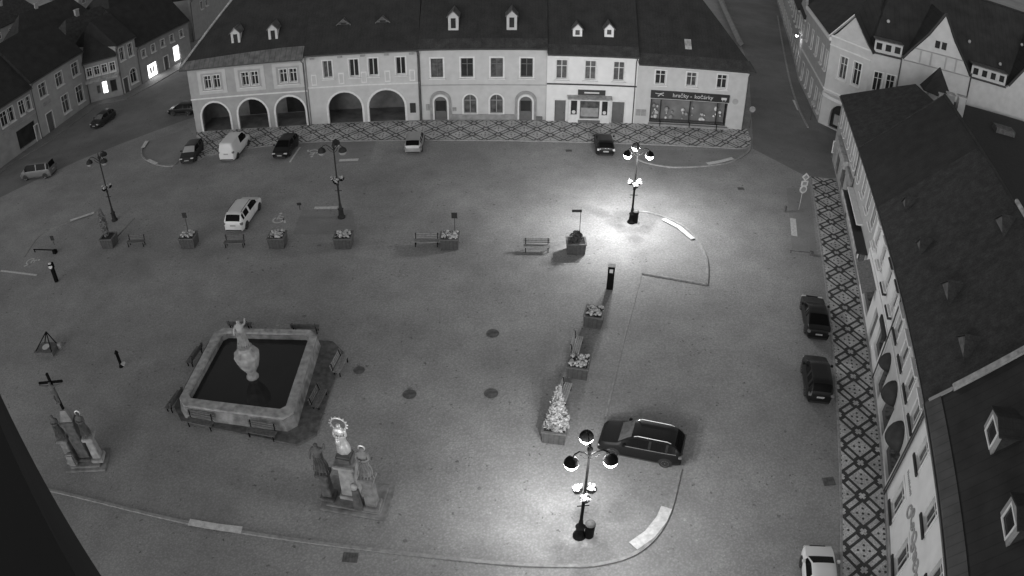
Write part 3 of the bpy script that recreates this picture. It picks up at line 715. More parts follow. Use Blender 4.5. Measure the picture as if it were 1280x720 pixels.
# roofs of the quarter beyond the left street
def plain_house(label, c, w_, dp, h, rz, wall, roofm, k=.8, hip=2.5):
    B = thing('background_house', label, 'house', (c[0],c[1],0), rz, None)
    hs = []; n = max(2, int(w_/3))
    for i in range(n):
        window(B, w_*(i+.5)/n, h-2.3, .95, 1.3, hs, surround=.08, sill=False)
    panel('front_wall', rect(0,w_,0,h), hs, .3, wall, B); shell(B, w_, dp, h, wall, .3)
    r = roof_hull('roof', B, w_, dp, h, k, roofm, hipl=hip, hipr=hip)
    chimney(B, w_*.4, dp/2, h+k*dp/2-1.2, h+k*dp/2+1.4)
    return B
rzL = math.atan2(g3[3].y-g3[0].y, g3[3].x-g3[0].x)
for args in (
    ('low gabled house with a pale eave line behind the lit-window houses', (-68,96), 12, 9, 6.5, rzL, M_plast_dim, M_tileold),
    ('dark roofed house behind the far left corner house', (-92,86), 15, 10, 6.0, rzL, M_plast_dim, M_tile),
    ('dim house with a pale wall at the upper left edge of the view', (-108,100), 16, 10, 6.0, rzL+.15, M_plast_mid, M_tileold),
    ('broad dark roofed house second back from the left street', (-88,108), 16, 11, 6.2, rzL-.1, M_plast_dim, M_tile2),
    ('small dim house at the top left between dark roofs', (-112,128), 13, 10, 6.2, rzL, M_plast_dim, M_tileold),
    ('long dark house behind the roof of the long low shop', (-72,118), 18, 11, 6.5, rzL, M_plast_dim, M_tile),
    ('dim house farthest back at the upper left', (-98,146), 16, 11, 6.5, rzL+.2, M_plast_dim, M_tile2),
    ('dark house at the head of the left street, right of the roofs', (-60,146), 18, 12, 6.5, rzL-.2, M_plast_dim, M_tile),
    ('dark house on the skyline at the top left corner', (-140,120), 15, 11, 6.5, rzL, M_plast_dim, M_tile),
    ('low dark house behind the top left corner roofs', (-135,150), 15, 11, 6.5, rzL, M_plast_dim, M_tileold)):
    plain_house(*args)

# ------------------------------------------------------------------ right-hand row (frame: x runs from north to south, y into the house)
rzR = math.atan2(-UV.y, -UV.x)
FN = 14.2
def rrow(label, s0, s1, h, wall, wins=(), name='town_house'):
    o = SN(s0, FN); B = thing(name, label, 'house', (o.x,o.y,0), rzR); return B
S2 = lambda s0, s: s0-s
KR = .95; RIDY = 6.7
def rroof(B, w_, h, m, hip=0, ov=.25, k=KR):
    zr = h+k*(RIDY+ov); dp = 2*RIDY; t = .15
    v = [(-(ov if hip else 0),-ov,h),(w_,-ov,h),(w_,dp+ov,h),(-(ov if hip else 0),dp+ov,h),(hip,RIDY,zr),(w_,RIDY,zr)]
    v += [(x,y,z+t) for x,y,z in v]
    return MB().add(v, [(0,3,2,1),(6,7,11,10),(7,8,11),(8,9,10,11),(9,6,10),(0,1,7,6),(1,2,8,7),(2,3,9,8),(3,0,6,9)]).build('roof', m, B)
# end house (hipped), s 74 -> 60.5
e1 = rrow('end house of the right row with a hipped roof and shop signs', 74.0, 60.5, 7, M_plast_mid)
hs = []; w_ = 13.5
for x in (2.0,4.7,7.4,10.1,12.2): window(e1, x, 4.7, 1.1, 1.7, hs, surround=.12)
hs += [rect(2.2,5.0,.3,2.6), rect(6.0,9.0,.3,2.6), rect(10.2,13.0,.3,2.6)]
panel('front_wall', rect(0,w_,0,7), hs, .35, M_plast_mid, e1)
MB().box(.01,.35,.36,13.4,0,6.98).build('rear_wall', M_plast_dim, e1)
for a,b_ in ((2.2,5.0),(6.0,9.0),(10.2,13.0)): MB().box(a+.01,b_-.01,.2,.25,.3,2.6).build('shop_window', M_glassc, e1)
rroof(e1, w_, 7.0, M_tileold, hip=3.6, k=.6)
sg = MB().box(3.0,9.5,-.5,-.01,3.0,3.9).build('shop_sign', M_stonep, e1, bevel=.05)
MB().box(10.0,13.4,-.3,-.01,2.9,3.7).build('shop_sign', M_plinth, e1, bevel=.03)
gutter(e1, -.2, w_, -.3, 6.98)
# s 60.5 -> 49.5 with the long canopy
e2 = rrow('grey house with a long shop canopy in the right row', 60.5, 49.5, 7, M_plast_mid)
hs = []; w_ = 11.0
for x in (1.4,4.3,7.0,9.6): window(e2, x, 4.75, 1.15, 1.75, hs, surround=.13)
hs += [rect(.8,5.0,.35,2.4), rect(5.8,10.2,.35,2.4)]
panel('front_wall', rect(0,w_,0,7), hs, .35, M_plast_mid, e2)
for a,b_ in ((.8,5.0),(5.8,10.2)):
    f = MB().box(a+.01,b_-.01,.22,.27,.36,2.39).build('shop_window', M_glassc, e2)
    random.seed(int(a*7))
    for i in range(7):
        x = random.uniform(a+.4,b_-.4); MB().ball((x,.14,.5+random.uniform(0,1.3)),random.uniform(.1,.22),7,5,(1,.3,1.3),.2).build('display_goods', random.choice([M_trim,M_sign,M_plinth]), f, smooth=True)
c = MB().box(.1,10.8,-1.0,-.01,2.75,2.9).build('canopy', M_signd, e2); MB().box(.1,10.8,-1.06,-1.002,2.7,3.05).build('canopy_edge', M_stonep, c)
MB().box(.3,7.0,-.6,-.02,3.2,3.35).build('cornice', M_trim, e2)
rroof(e2, w_, 7.0, M_tile); gutter(e2, 0, w_, -.3, 6.98, pipe=.1)
# s 49.5 -> 38.3 bright house with arched lintels
e3 = rrow('bright white house with upright-hooded windows in the right row', 49.5, 38.3, 7, M_plast_white)
hs = []; w_ = 11.2
for x in (1.3,4.0,6.9,9.6):
    window(e3, x, 4.75, 1.0, 1.55, hs, surround=.12)
    MB().box(x-.75,x+.75,-.35,-.06,4.42,4.55).box(x-.7,x+.7,-.28,-.06,6.5,6.62).build('window_ledge', M_signd if x > 6 else M_trim, e3)
hs += [rect(1.0,4.6,.35,2.7), rect(6.2,7.4,.1,2.5), rect(8.4,10.4,.9,2.7)]
panel('front_wall', rect(0,w_,0,7), hs, .35, M_plast_white, e3)
for a,b_,z in ((1.0,4.6,.35),(8.4,10.4,.9)): MB().box(a+.01,b_-.01,.2,.25,z,2.69).build('shop_window', M_glass, e3)
MB().box(6.21,7.39,.2,.25,.1,2.49).build('door', M_framed, e3)
MB().add([(.8,-.01,3.0),(4.9,-.01,3.0),(4.9,-1.0,2.5),(.8,-1.0,2.5),(.8,-.01,3.08),(4.9,-.01,3.08),(4.9,-1.0,2.58),(.8,-1.0,2.58)],[(0,1,2,3),(4,7,6,5),(0,4,5,1),(1,5,6,2),(2,6,7,3),(3,7,4,0)]).build('awning', M_wood, e3)
MB().box(8.2,10.6,-.16,-.01,2.85,3.3).build('shop_sign', M_signd, e3)
band(e3,0,w_,3.45,3.58,.08); band(e3,0,w_,6.75,6.98,.15)
rroof(e3, w_, 7.0, M_tileold); gutter(e3, 0, w_, -.3, 6.98, pipe=w_-.1)
# s 38.3 -> 28.3 house with domed awnings
e4 = rrow('grey house with dark domed awnings over its shopfront in the right row', 38.3, 28.3, 7, M_plast_pale)
hs = []; w_ = 10.0
for x in (.95,3.65,6.3,8.85):
    window(e4, x, 4.55, 1.25, 1.65, hs, surround=.15, sillm=M_signd)
    MB().box(x-.85,x+.85,-.3,-.06,6.38,6.5).build('window_ledge', M_trim, e4)
hs += [rect(.7,2.2,.3,2.6), rect(3.3,5.6,.3,2.6), rect(6.8,9.4,.3,2.6)]
panel('front_wall', rect(0,w_,0,7), hs, .35, M_plast_pale, e4)
for a,b_ in ((.7,2.2),(3.3,5.6),(6.8,9.4)): MB().box(a+.01,b_-.01,.2,.25,.3,2.59).build('shop_window', M_glass, e4)
def dome_awning(x, r, z, m=M_signd):
    vs = []; fs = []; n = 10; k = 6
    for j in range(k+1):
        ph = math.pi/2*j/k
        for i in range(n+1):
            a = math.pi+math.pi*i/n
            vs.append((x+r*math.sin(ph)*math.cos(a), -.01+r*.85*math.sin(ph)*math.sin(a), z+r*1.05*math.cos(ph)))
    for j in range(k):
        for i in range(n): fs.append((j*(n+1)+i,(j+1)*(n+1)+i,(j+1)*(n+1)+i+1,j*(n+1)+i+1))
    o = MB().add(vs, fs).build('domed_awning', m, e4, smooth=True); md = o.modifiers.new('s','SOLIDIFY'); md.thickness = .03
M_cv = mat('awning_canvas', .05, .95, var=.25, scale=2, spec=.1)
for x_, r_, z_ in ((1.45,.75,2.6),(4.45,.95,2.6),(8.1,1.05,2.6)): dome_awning(x_, r_, z_, M_cv)
MB().box(.4,9.7,-.12,-.003,3.95,4.02).build('string_course', M_trim, e4)
rroof(e4, w_, 7.0, M_tileold); gutter(e4, 0, w_, -.3, 6.98, pipe=w_-.1)
# s 28.3 -> 6 white house with scroll ornament
e5 = rrow('white house with painted scroll ornament nearest the camera on the right', 28.25, 6, 7, M_plast_white)
hs = []; w_ = 22.25
for sx in (26.4, 22.3, 18.6, 14.9, 11.2): window(e5, 28.25-sx, 4.6, 1.15, 1.6, hs, surround=.16, sillm=M_signd)
for sx in (26.3, 22.4, 18.6, 14.6): window(e5, 28.25-sx, .75, 1.3, 1.95, hs, surround=.2, sillm=M_signd)
panel('front_wall', rect(0,w_,0,7), hs, .35, M_plast_white, e5)
MB().box(0,w_,-.08,-.001,.0,.35).build('plinth', M_plinth, e5)
mb = MB()
def ring(cx, cz, r, t=.05, n=14):
    mb.tube([(cx+r*math.cos(2*math.pi*i/n), -.03, cz+r*math.sin(2*math.pi*i/n)) for i in range(n+1)], t, 5)
for (s_, z_, r_) in ((24.35,3.15,.33),(23.95,3.55,.2),(23.2,3.35,.18),(22.4,3.45,.3),(22.0,3.15,.2),(21.3,3.35,.2),(20.7,3.4,.3),(20.0,3.3,.2)):
    ring(28.25-s_, z_, r_, .07)
mb.tube([(28.25-24.4+.25*i, -.03, 3.35+.18*math.sin(i*1.3)) for i in range(19)], .06, 5)
mb.build('scroll_ornament', mat('ornament_grey', .3, .8), e5)
mb = MB()
for i in range(12): mb.box(1.25+i*.15,1.25+i*.15+.09,-.02,-.002,3.32,3.32+random.choice([.16,.22,.22]))
mb.build('painted_inscription', M_plinth, e5)
# roof of the near white house: pale eave course and black sheet roof above
r5 = rroof(e5, w_, 7.15, M_tile2)
MB().add([(0,-.35,7.1),(w_,-.35,7.1),(w_,.3,7.7),(0,.3,7.7),(0,-.35,7.3),(w_,-.35,7.3),(w_,.3,7.92),(0,.3,7.92)],[(0,3,2,1),(4,5,6,7),(0,1,5,4),(1,2,6,5),(2,3,7,6),(3,0,4,7)]).build('eave_course', mat('eave_course_tiles', .07, .8, var=.25, scale=1, stripes=(0,.55,.3)), e5)
gutter(e5, 0, w_, -.4, 7.08, pipe=.12)
# fire wall with a pale capping between the roofs
def slope_beam(name, B, x0, x1, y0, y1, zb, up0, up1, m, k=KR, ov=.25):
    z = lambda y: 7.0+k*(y+ov)
    return MB().add([(x0,y0,z(y0)+up0),(x1,y0,z(y0)+up0),(x1,y1,z(y1)+up0),(x0,y1,z(y1)+up0),(x0,y0,z(y0)+up1),(x1,y0,z(y0)+up1),(x1,y1,z(y1)+up1),(x0,y1,z(y1)+up1)],
                    [(0,3,2,1),(4,5,6,7),(0,1,5,4),(1,2,6,5),(2,3,7,6),(3,0,4,7)]).build(name, m, B)
slope_beam('fire_wall', e5, -.15, .2, .9, RIDY, 0, .0, .45, M_plast_dim); slope_beam('fire_wall_cap', e5, -.2, .26, .85, RIDY, 0, .453, .55, M_stonep)
slope_beam('fire_wall_cap', e5, -.1, .12, -.2, .84, 0, .33, .43, M_plast_dim)
def rdormer(B, s0, s, y, w=1.5, h=1.15, big=True):
    """dormer whose ridge is level and runs back into the slope"""
    x = s0-s; z = 7.0+KR*(y+.25)+.12
    if big:
        d = panel('dormer', [(x-w/2,z),(x+w/2,z),(x+w/2,z+h),(x,z+h+.25),(x-w/2,z+h)], [rect(x-w*.34,x+w*.34,z+.2,z+h-.08)], .12, M_plast_dim, B, y)
        panel('window_frame', rect(x-w*.34,x+w*.34,z+.2,z+h-.08), [rect(x-w*.34+.1,x+w*.34-.1,z+.3,z+h-.18)], .08, M_trim, d, y-.05)
        MB().box(x-w*.3,x+w*.3,y+.05,y+.08,z+.22,z+h-.1).build('pane', M_glass, d)
    else:
        d = panel('dormer', [(x-w/2,z),(x+w/2,z),(x,z+h)], [], .1, M_stoned, B, y)
    mb = MB(); zt = (z+h, z+h+.25) if big else (z, z+h); L_ = (zt[1]-z)/KR+.25
    for q in (-1,1):
        a = (x+q*(w/2+.1), zt[0]-.02); b_ = (x, zt[1]+.03)
        La = max(.1,(zt[0]-z)/KR+.2)
        mb.add([(a[0],y-.12,a[1]),(b_[0],y-.12,b_[1]),(b_[0],y+L_,b_[1]),(a[0],y+La,a[1]),(a[0],y-.12,a[1]+.08),(b_[0],y-.12,b_[1]+.08),(b_[0],y+L_,b_[1]+.08),(a[0],y+La,a[1]+.08)],
               [(0,3,2,1),(4,5,6,7),(0,1,5,4),(1,2,6,5),(2,3,7,6),(3,0,4,7)])
    mb.build('dormer_roof', M_tileold if not big else M_tile, d)
    if big:
        mb = MB()
        for q in (-1,1):
            xx = x+q*(w/2-.06); mb.add([(xx-.05,y+.125,z),(xx+.05,y+.125,z),(xx+.05,y+.125,z+h),(xx-.05,y+.125,z+h),(xx-.05,y+h/KR,z+h-.01),(xx+.05,y+h/KR,z+h-.01)],[(0,1,2,3),(0,4,5,1),(2,5,4,3),(0,3,4),(1,5,2)])
        mb.build('dormer_cheek', M_tileold, d)
rdormer(e5, 28.25, 23.9, 1.75, 1.9, 1.35); rdormer(e5, 28.25, 18.6, 1.7, 1.9, 1.35); rdormer(e5, 28.25, 13.2, 1.7, 1.9, 1.35)
rdormer(e4, 38.3, 30.9, 1.7, 2.1, .95, False); rdormer(e4, 38.3, 36.0, 1.75, 2.1, .95, False); rdormer(e3, 49.5, 39.2, 5.4, 2.0, .9, False)
rdormer(e3, 49.5, 41.8, 1.2, 1.3, .8, False); rdormer(e3, 49.5, 47.6, 1.2, 1.3, .8, False)
# ridge pipe
MB().tube([(9.0,RIDY,14.0),(11.1,RIDY,14.0)], .16, 8).build('ridge_cap', M_stonep, e3)
# ridge tiles along the row
for B_, a, b_ in ((e2,0,11),(e3,0,9),(e4,0,10)): MB().tube([(a,RIDY,13.78),(b_,RIDY,13.78)], .13, 6).build('ridge_tile', M_tile, B_)
# boundary seam between hip and slope
slope_beam('roof_seam', e2, -.1, .12, -.2, RIDY, 0, .15, .2, M_tileold)
# courtyard shed behind the row
o = SN(79.0, 24.0)
sh_ = thing('courtyard_building', 'low flat black-roofed building behind the right row', 'building', (o.x,o.y,0), rzR)
MB().box(0,30,0,26,0,7.6).build('wall', M_plast_dim, sh_); MB().box(-.3,30.3,-.3,26.3,7.603,7.9).build('roof', mat('black_felt_roof', .028, .9, var=.2), sh_)
MB().box(5.5,7.0,8,10.5,7.91,8.5).build('roof_hatch', M_stoned, sh_)

# ------------------------------------------------------------------ big gabled house at the corner of the right street
cN = Vector((35.95,77.2)); cS = Vector((39.25,72.65))
dv = cS-cN; g1 = thing('gabled_town_hall', 'tall pale corner house with steep scalloped gables beside the right street', 'building', (0,0,0), 0)
def frame_at(p, ang):
    return Matrix.Translation((p[0],p[1],0)) @ Matrix.Rotation(ang,4,'Z')
class Fr:   # plain child holder so that parts can be built in a facade's own frame, then re-parented to the building
    def __init__(s, root, p, ang): s.e = bpy.data.objects.new('wing', None); C.objects.link(s.e); s.e.parent = root; s.m = frame_at(p, ang); s.e.matrix_basis = s.m
def merge_frame(fr, root):
    m = fr.m
    for ch in list(fr.e.children):
        ml = ch.matrix_basis.copy(); ch.parent = root; ch.matrix_parent_inverse = Matrix(); ch.matrix_basis = m @ ml
    bpy.data.objects.remove(fr.e)
# chamfered corner with the first gable
f = Fr(g1, cN, math.atan2(dv.y, dv.x)); W = dv.length; hs = []
window(f.e, W*.38, 6.4, 1.0, 2.7, hs, surround=.14); window(f.e, W*.72, 6.4, 1.0, 2.7, hs, surround=.14)
hs.append(arch(W*.25, W*.8, .1, 3.2))
gab = [(0,0),(W,0),(W,10.9),(W*.86,11.6),(W*.5,14.2),(W*.14,11.6),(0,10.9)]
panel('gable_wall', gab, hs, .4, M_plast_pale, f.e)
MB().box(W*.25,W*.8,.5,.55,.1,3.2).build('entrance', M_glass, f.e)
MB().box(W*.34,W*.5,.3,.45,.5,1.8).box(W*.56,W*.74,.3,.45,.4,1.9).build('entrance_poster', M_plinth, f.e)
for z in (4.4, 9.9, 11.0): band(f.e, 0, W, z, z+.18, .14)
MB().add([(-.25,-.35,10.85),(W*.5,-.35,14.5),(W*.5,.5,14.5),(-.25,.5,10.85),(-.25,-.35,11.0),(W*.5,-.35,14.65),(W*.5,.5,14.65),(-.25,.5,11.0)],[(0,3,2,1),(4,5,6,7),(0,1,5,4),(1,2,6,5),(2,3,7,6),(3,0,4,7)]).build('barge_board', M_trim, f.e)
MB().add([(W+.25,-.35,10.85),(W*.5,-.35,14.5),(W*.5,.5,14.5),(W+.25,.5,10.85),(W+.25,-.35,11.0),(W*.5,-.35,14.65),(W*.5,.5,14.65),(W+.25,.5,11.0)],[(0,1,2,3),(4,7,6,5),(0,4,5,1),(1,5,6,2),(2,6,7,3),(3,7,4,0)]).build('barge_board', M_signd, f.e)
MB().lathe([(.9,0),(1.0,.5),(.7,.9),(1.1,1.0),(1.1,1.15)], W*.5, .1, 14, 4.6).build('corbel', M_trim, f.e) if False else None
# balcony-like curved cornice
MB().prism([(W*.5+2.9*math.cos(math.pi+math.pi*i/10), .0+1.0*math.sin(math.pi+math.pi*i/10)) for i in range(11)], 3.7, 4.1).build('corner_cornice', M_trim, f.e)
merge_frame(f, g1)
# west wall along the street
f = Fr(g1, (38.9,92.6), math.atan2(77.2-92.6, 35.95-38.9)); W = math.hypot(77.2-92.6, 35.95-38.9); hs = []
for x in (2.2,5.5,8.8,12.1,14.6): window(f.e, x, 6.5, 1.0, 2.3, hs, surround=.12); window(f.e, x, 1.0, 1.1, 2.2, hs, surround=.12)
panel('street_wall', rect(0,W,0,10.9), hs, .4, M_plast_mid, f.e); band(f.e,0,W,4.4,4.6,.12); band(f.e,0,W,10.4,10.88,.25)
merge_frame(f, g1)
# south wall
angS = math.atan2(-math.sin(A_), math.cos(A_)); f = Fr(g1, cS, angS); hs = []; L0 = 3.9; L1 = 12.4; WS = 34
for x in (1.2, 2.75): window(f.e, x, 6.5, 1.05, 2.3, hs, surround=.12)
for x in (5.5, 8.2, 10.9, 14.5, 18.0): window(f.e, x, 3.2, 1.05, 2.0, hs, surround=.12)
mid = (L0+L1)/2
gp = [(0,0),(WS,0),(WS,11),(25.5,11),(25.2,11.2),(23.0,14.5),(21.6,17.4),(20.2,14.5),(18.0,11.2),(17.7,11),(L1+.2,11.0),(L1-.5,12.0),(mid+1.7,14.6),(mid,17.5),(mid-1.7,14.6),(L0+.5,12.0),(L0-.2,11.0),(0,11)]
panel('south_wall', gp, hs+[rect(mid-.75,mid-.1,13.3,14.2), rect(mid+.1,mid+.75,13.3,14.2)], .4, M_plast_pale, f.e)
MB().box(mid-.75,mid+.75,.15,.2,13.3,14.2).build('gable_window', M_glass, f.e)
for x0, x1, z in ((L0,L1,10.9),(L0+.9,L1-.9,12.6)): band(f.e, x0, x1, z, z+.13, .1, M_plast_dim)
for x in (mid-2.3, mid-.95, mid+.95, mid+2.3): MB().box(x-.09,x+.09,-.08,-.001,11.1,12.55).build('pilaster', M_plast_mid, f.e)
for pp in (gp[10:14], gp[13:17]):
    mb = MB(); mb.tube([(p[0], .0, p[1]+.1) for p in pp], .16, 6); mb.build('gable_coping', M_signd, f.e)
mb = MB(); mb.tube([(p[0], .0, p[1]+.1) for p in gp[5:9]], .16, 6); mb.build('gable_coping', M_signd, f.e)
for a, b_, n in ((.2, L0-.3, 3), (L1+.3, 17.6, 4)):
    hs2 = []; dw = panel('dormer_band', rect(a,b_,11.05,12.5), [rect(a+(i+.5)*(b_-a)/n-.35, a+(i+.5)*(b_-a)/n+.35, 11.4, 12.2) for i in range(n)], .12, M_plast_pale, f.e, .25)
    MB().box(a+.05,b_-.05,.3,.34,11.2,12.3).build('pane', M_glass, dw); MB().box(a-.05,b_+.05,.0,1.5,12.503,12.6).build('dormer_lid', M_sheet, dw)
    MB().box(a,b_,-.3,.24,10.95,11.06).build('gutter', M_signd, f.e)
MB().tube([(L0-.3,-.12,0),(L0-.3,-.12,11.5)],.08,6).build('drainpipe', M_gutter, f.e); MB().tube([(L1+.3,-.12,0),(L1+.3,-.12,11.5)],.08,6).build('drainpipe', M_gutter, f.e)
# main roof
v = [(-.3,.4,11.0),(WS,.4,11.0),(WS,16,11.0),(-2,16,11.0),(3.5,8.5,19.3),(WS-4,8.5,19.3)]
MB().add(v, [(0,1,5,4),(1,2,5),(2,3,4,5),(3,0,4),(0,3,2,1)]).build('roof', M_tile2, f.e)
# gable roofs running back
for gm, hw, zt in ((mid,4.2,17.3),(21.6,3.8,17.2)):
    MB().add([(gm-hw,.42,11.0),(gm+hw,.42,11.0),(gm,.42,zt),(gm,7.2,zt)], [(0,1,2),(0,2,3),(1,3,2),(0,3,1)]).build('gable_roof', M_tile2, f.e)
for x, y, z in ((1.8,2.0,14.6),(5.0,5.6,18.0),(12.9,3.4,14.5),(17.0,1.8,13.2),(20.5,4,16)): MB().ball((x,y,z),.22,8,5).build('snow_guard', M_stonep, f.e)
MB().tube([(3.5,8.5,19.4),(WS-4,8.5,19.4)], .15, 6).build('ridge_tile', M_tile, f.e)
MB().box(0.1,WS,15.5,16,0,11).build('rear_wall', M_plast_dim, f.e)
merge_frame(f, g1)
v = [(38.9,92.7,10.92),(35.85,77.3,10.92),(40.2,72.9,10.92),(45.5,90.5,18.0),(43.2,80.0,18.0),(55,89,10.92),(53,78,10.92)]
MB().add(v, [(0,1,4,3),(1,2,4),(2,6,4),(3,4,6,5),(0,3,5),(0,5,6,2,1)]).build('roof', M_tile2, g1)
# small pointed roof over a stair bay in front of that house
q = SN(76.4, 25.2)
st = thing('stair_tower', 'small stair bay with a steep dark pointed roof before the gabled house', 'tower', (q.x,q.y,0), rzR)
MB().prism([(1.0*math.cos(i*math.pi/3),1.0*math.sin(i*math.pi/3)) for i in range(6)],0,9.4).build('wall', M_plast_dim, st)
MB().prism([(2.0*math.cos(i*math.pi/3),2.0*math.sin(i*math.pi/3)) for i in range(6)],9.4,12.2,[(.05*math.cos(i*math.pi/3),.05*math.sin(i*math.pi/3)) for i in range(6)]).build('roof', M_tile2, st)
# chimneys at the ridge end of the row
for (s_, n_, z0, z1, l) in ((62.2,20.7,11.5,15.0,'stubby rendered chimney on the ridge end of the right row'),(67.0,19.5,9.0,12.2,'short chimney on the hipped end of the right row')):
    p_ = SN(s_, n_); o = MB().box(-.4,.4,-.4,.4,z0,z1).build('chimney', M_plast_dim, bevel=.02) if False else None
chimney(e1, 11.6, 8.0, 9.5, 13.4); chimney(e1, 7.6, 8.6, 8.5, 12.0); chimney(e2, 1.2, 8.0, 11.5, 14.3)
# houses along the right street
def rs_house(label, pa, pb, h, wall, lit=False, gable=False):
    d = Vector((pb[0]-pa[0], pb[1]-pa[1])); W = d.length; B = thing('street_house', label, 'house', (pa[0],pa[1],0), math.atan2(d.y,d.x)); hs = []
    n = max(2, int(W/2.6))
    for i in range(n):
        window(B, W*(i+.5)/n, h-2.9, 1.0, 1.7, hs, surround=.1); window(B, W*(i+.5)/n, .9, 1.1, 1.9, hs, surround=.1, sill=False)
    out = rect(0,W,0,h) if not gable else [(0,0),(W,0),(W,h),(W*.65,h+2.4),(W*.5,h+4.2),(W*.35,h+2.4),(0,h)]
    panel('front_wall', out, hs, .35, wall, B); shell(B, W, 9, h, wall); roof_hull('roof', B, W, 9, h, .9, M_tile, ov=.35)
    band(B,0,W,h-.3,h-.02,.15)
    return B
rs_house('pale gabled house on the right street behind the corner house', (41.5,101.5), (38.95,92.7), 8.8, M_plast_mid, gable=True)
rs_house('dim house by the small street lamp on the right street', (44.3,111.5), (41.5,101.6), 8.0, M_plast_dim)
rs_house('pale stepped house farther along the right street', (47.8,124.5), (44.4,111.6), 8.5, M_plast_mid, gable=True)
rs_house('dim house far along the right street', (53,143), (47.9,124.6), 7.5, M_plast_dim)
rs_house('farthest house on the right street', (60,165), (53.1,143.1), 7.5, M_plast_dim)
for args in (('dim house on the skyline at the top right', (84,112), 18, 11, 7, angS, M_plast_dim, M_tileold), ('grey roofed house behind the big gabled house', (64,118), 15, 11, 8, angS, M_plast_mid, M_tileold),
             ('dark house at the top right corner of the view', (104,104), 18, 11, 7, angS, M_plast_dim, M_tile), ('far dim house above the gabled roofs', (78,140), 18, 11, 7, angS, M_plast_dim, M_tileold)):
    plain_house(*args)
# garden wall beyond the left side of the right street
kw = thing('garden_wall', 'low dim wall along the right street opposite the far houses', 'wall', (0,0,0))
a = G(898,0); b_ = G(925,60)
MB().tube([(a.x,a.y,.8),(b_.x,b_.y,.8)], .5, 4).build('wall_body', M_plast_dim, kw)

# ------------------------------------------------------------------ street lamps
M_iron_unlit = mat('unlit_lamp_iron', .035, .7, spec=.1)  # paler copy of the lamp iron; lit and unlit lamps differ by colour
def make_lamp(lit, label, loc, rz=0.0, Lw=LAMP_W, H=6.35, aim=None):
    MI = M_iron if lit else M_iron_unlit
    B = thing('street_lamp', label, 'street lamp', loc, rz, 'three-armed cast-iron street lamps in the square')
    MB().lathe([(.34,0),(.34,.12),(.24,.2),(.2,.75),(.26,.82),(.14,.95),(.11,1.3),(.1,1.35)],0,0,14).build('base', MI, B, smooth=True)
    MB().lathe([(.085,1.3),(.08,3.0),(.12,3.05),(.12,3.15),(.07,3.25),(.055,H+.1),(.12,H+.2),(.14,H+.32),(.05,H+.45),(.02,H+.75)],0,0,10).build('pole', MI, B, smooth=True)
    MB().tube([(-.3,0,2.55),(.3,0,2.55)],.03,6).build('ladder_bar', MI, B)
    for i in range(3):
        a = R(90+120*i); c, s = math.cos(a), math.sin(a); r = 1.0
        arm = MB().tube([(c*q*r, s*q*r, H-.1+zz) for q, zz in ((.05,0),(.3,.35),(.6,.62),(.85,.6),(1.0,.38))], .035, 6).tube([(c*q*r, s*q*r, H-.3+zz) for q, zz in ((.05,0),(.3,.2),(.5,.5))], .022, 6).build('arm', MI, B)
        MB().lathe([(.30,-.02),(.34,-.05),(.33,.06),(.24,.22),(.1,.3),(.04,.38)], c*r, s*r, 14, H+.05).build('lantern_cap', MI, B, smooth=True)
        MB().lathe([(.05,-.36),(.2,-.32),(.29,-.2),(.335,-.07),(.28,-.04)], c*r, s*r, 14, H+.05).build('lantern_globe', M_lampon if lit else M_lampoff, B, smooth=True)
        if lit:
            l = bpy.data.lights.new('lantern_light','POINT'); l.energy = Lw; l.shadow_soft_size = .16
            o = bpy.data.objects.new('lantern_light', l); C.objects.link(o); o.parent = B; o.location = (c*r, s*r, H-.5)
            if aim and i == aim[0]:   # added spot throws extra light into a pool beside the lamp
                l.energy = Lw*.8; l2 = bpy.data.lights.new('lantern_pool_spot','SPOT'); l2.energy = Lw*aim[3]; l2.spot_size = R(100); l2.spot_blend = 1.0; l2.shadow_soft_size = .16
                o2 = bpy.data.objects.new('lantern_pool_spot', l2); C.objects.link(o2); o2.parent = B; o2.location = (c*r, s*r, H-.48)
                o2.rotation_euler = Vector((aim[1]-c*r, aim[2]-s*r, -H+.5)).to_track_quat('-Z','Y').to_euler()
    return B
def basket(loc, label, pale=True):
    o = thing('flower_basket', label, 'flower basket', loc, 0, 'hanging flower baskets on the lamp posts')
    for i in range(3):
        a = R(30+120*i); c, s = .38*math.cos(a), .38*math.sin(a)
        MB().lathe([(.05,-.25),(.2,-.15),(.27,0)], c, s, 10).build('bowl', M_iron, o, smooth=True)
        mb = MB()
        for j in range(16): mb.ball((c+random.uniform(-.2,.2), s+random.uniform(-.2,.2), .05+random.uniform(-.08,.16)), random.uniform(.05,.1), 5, 4, (1,1,.8), .25)
        mb.build('blossoms', M_flower if pale else M_leafp, o)  # lamp light put into blossom colour: paler on lit posts, duller on unlit
    MB().tube([(-.3,0,-.05),(.3,0,-.05)],.02,5).tube([(0,-.3,-.05),(0,.3,-.05)],.02,5).build('bracket', M_iron, o)
    return o
LP_ = [((789,278), True, 'lit street lamp glaring in front of the shop houses, at the far kerbed island'),
       ((724,670), True, 'lit three-armed street lamp nearest the camera, beside the black parked SUV'),
       ((143.5,275.5), False, 'unlit street lamp on the left behind the planter with the tall shrub'),
       ((427,272), False, 'unlit street lamp behind the middle planters, by the white parking marks')]
for p, lit, lab in LP_:
    g = G(*p); make_lamp(lit, lab, (g.x,g.y,0), R(0) if p[0] != 724 else R(4), LAMP_W*(1.0 if p[0] == 789 else .42), aim={789:(1,-4.5,-4.0,.7), 724:(1,-2.4,4.2,1.8)}.get(p[0]))
    basket((g.x,g.y,3.6), {789:'brightly lit flower basket on the post of the far glaring lamp', 724:'white flower basket on the post of the nearest lamp', 143.5:'dim flower basket on the left unlit lamp post', 427:'dim flower basket on the unlit lamp post by the middle planters'}[p[0]], lit)
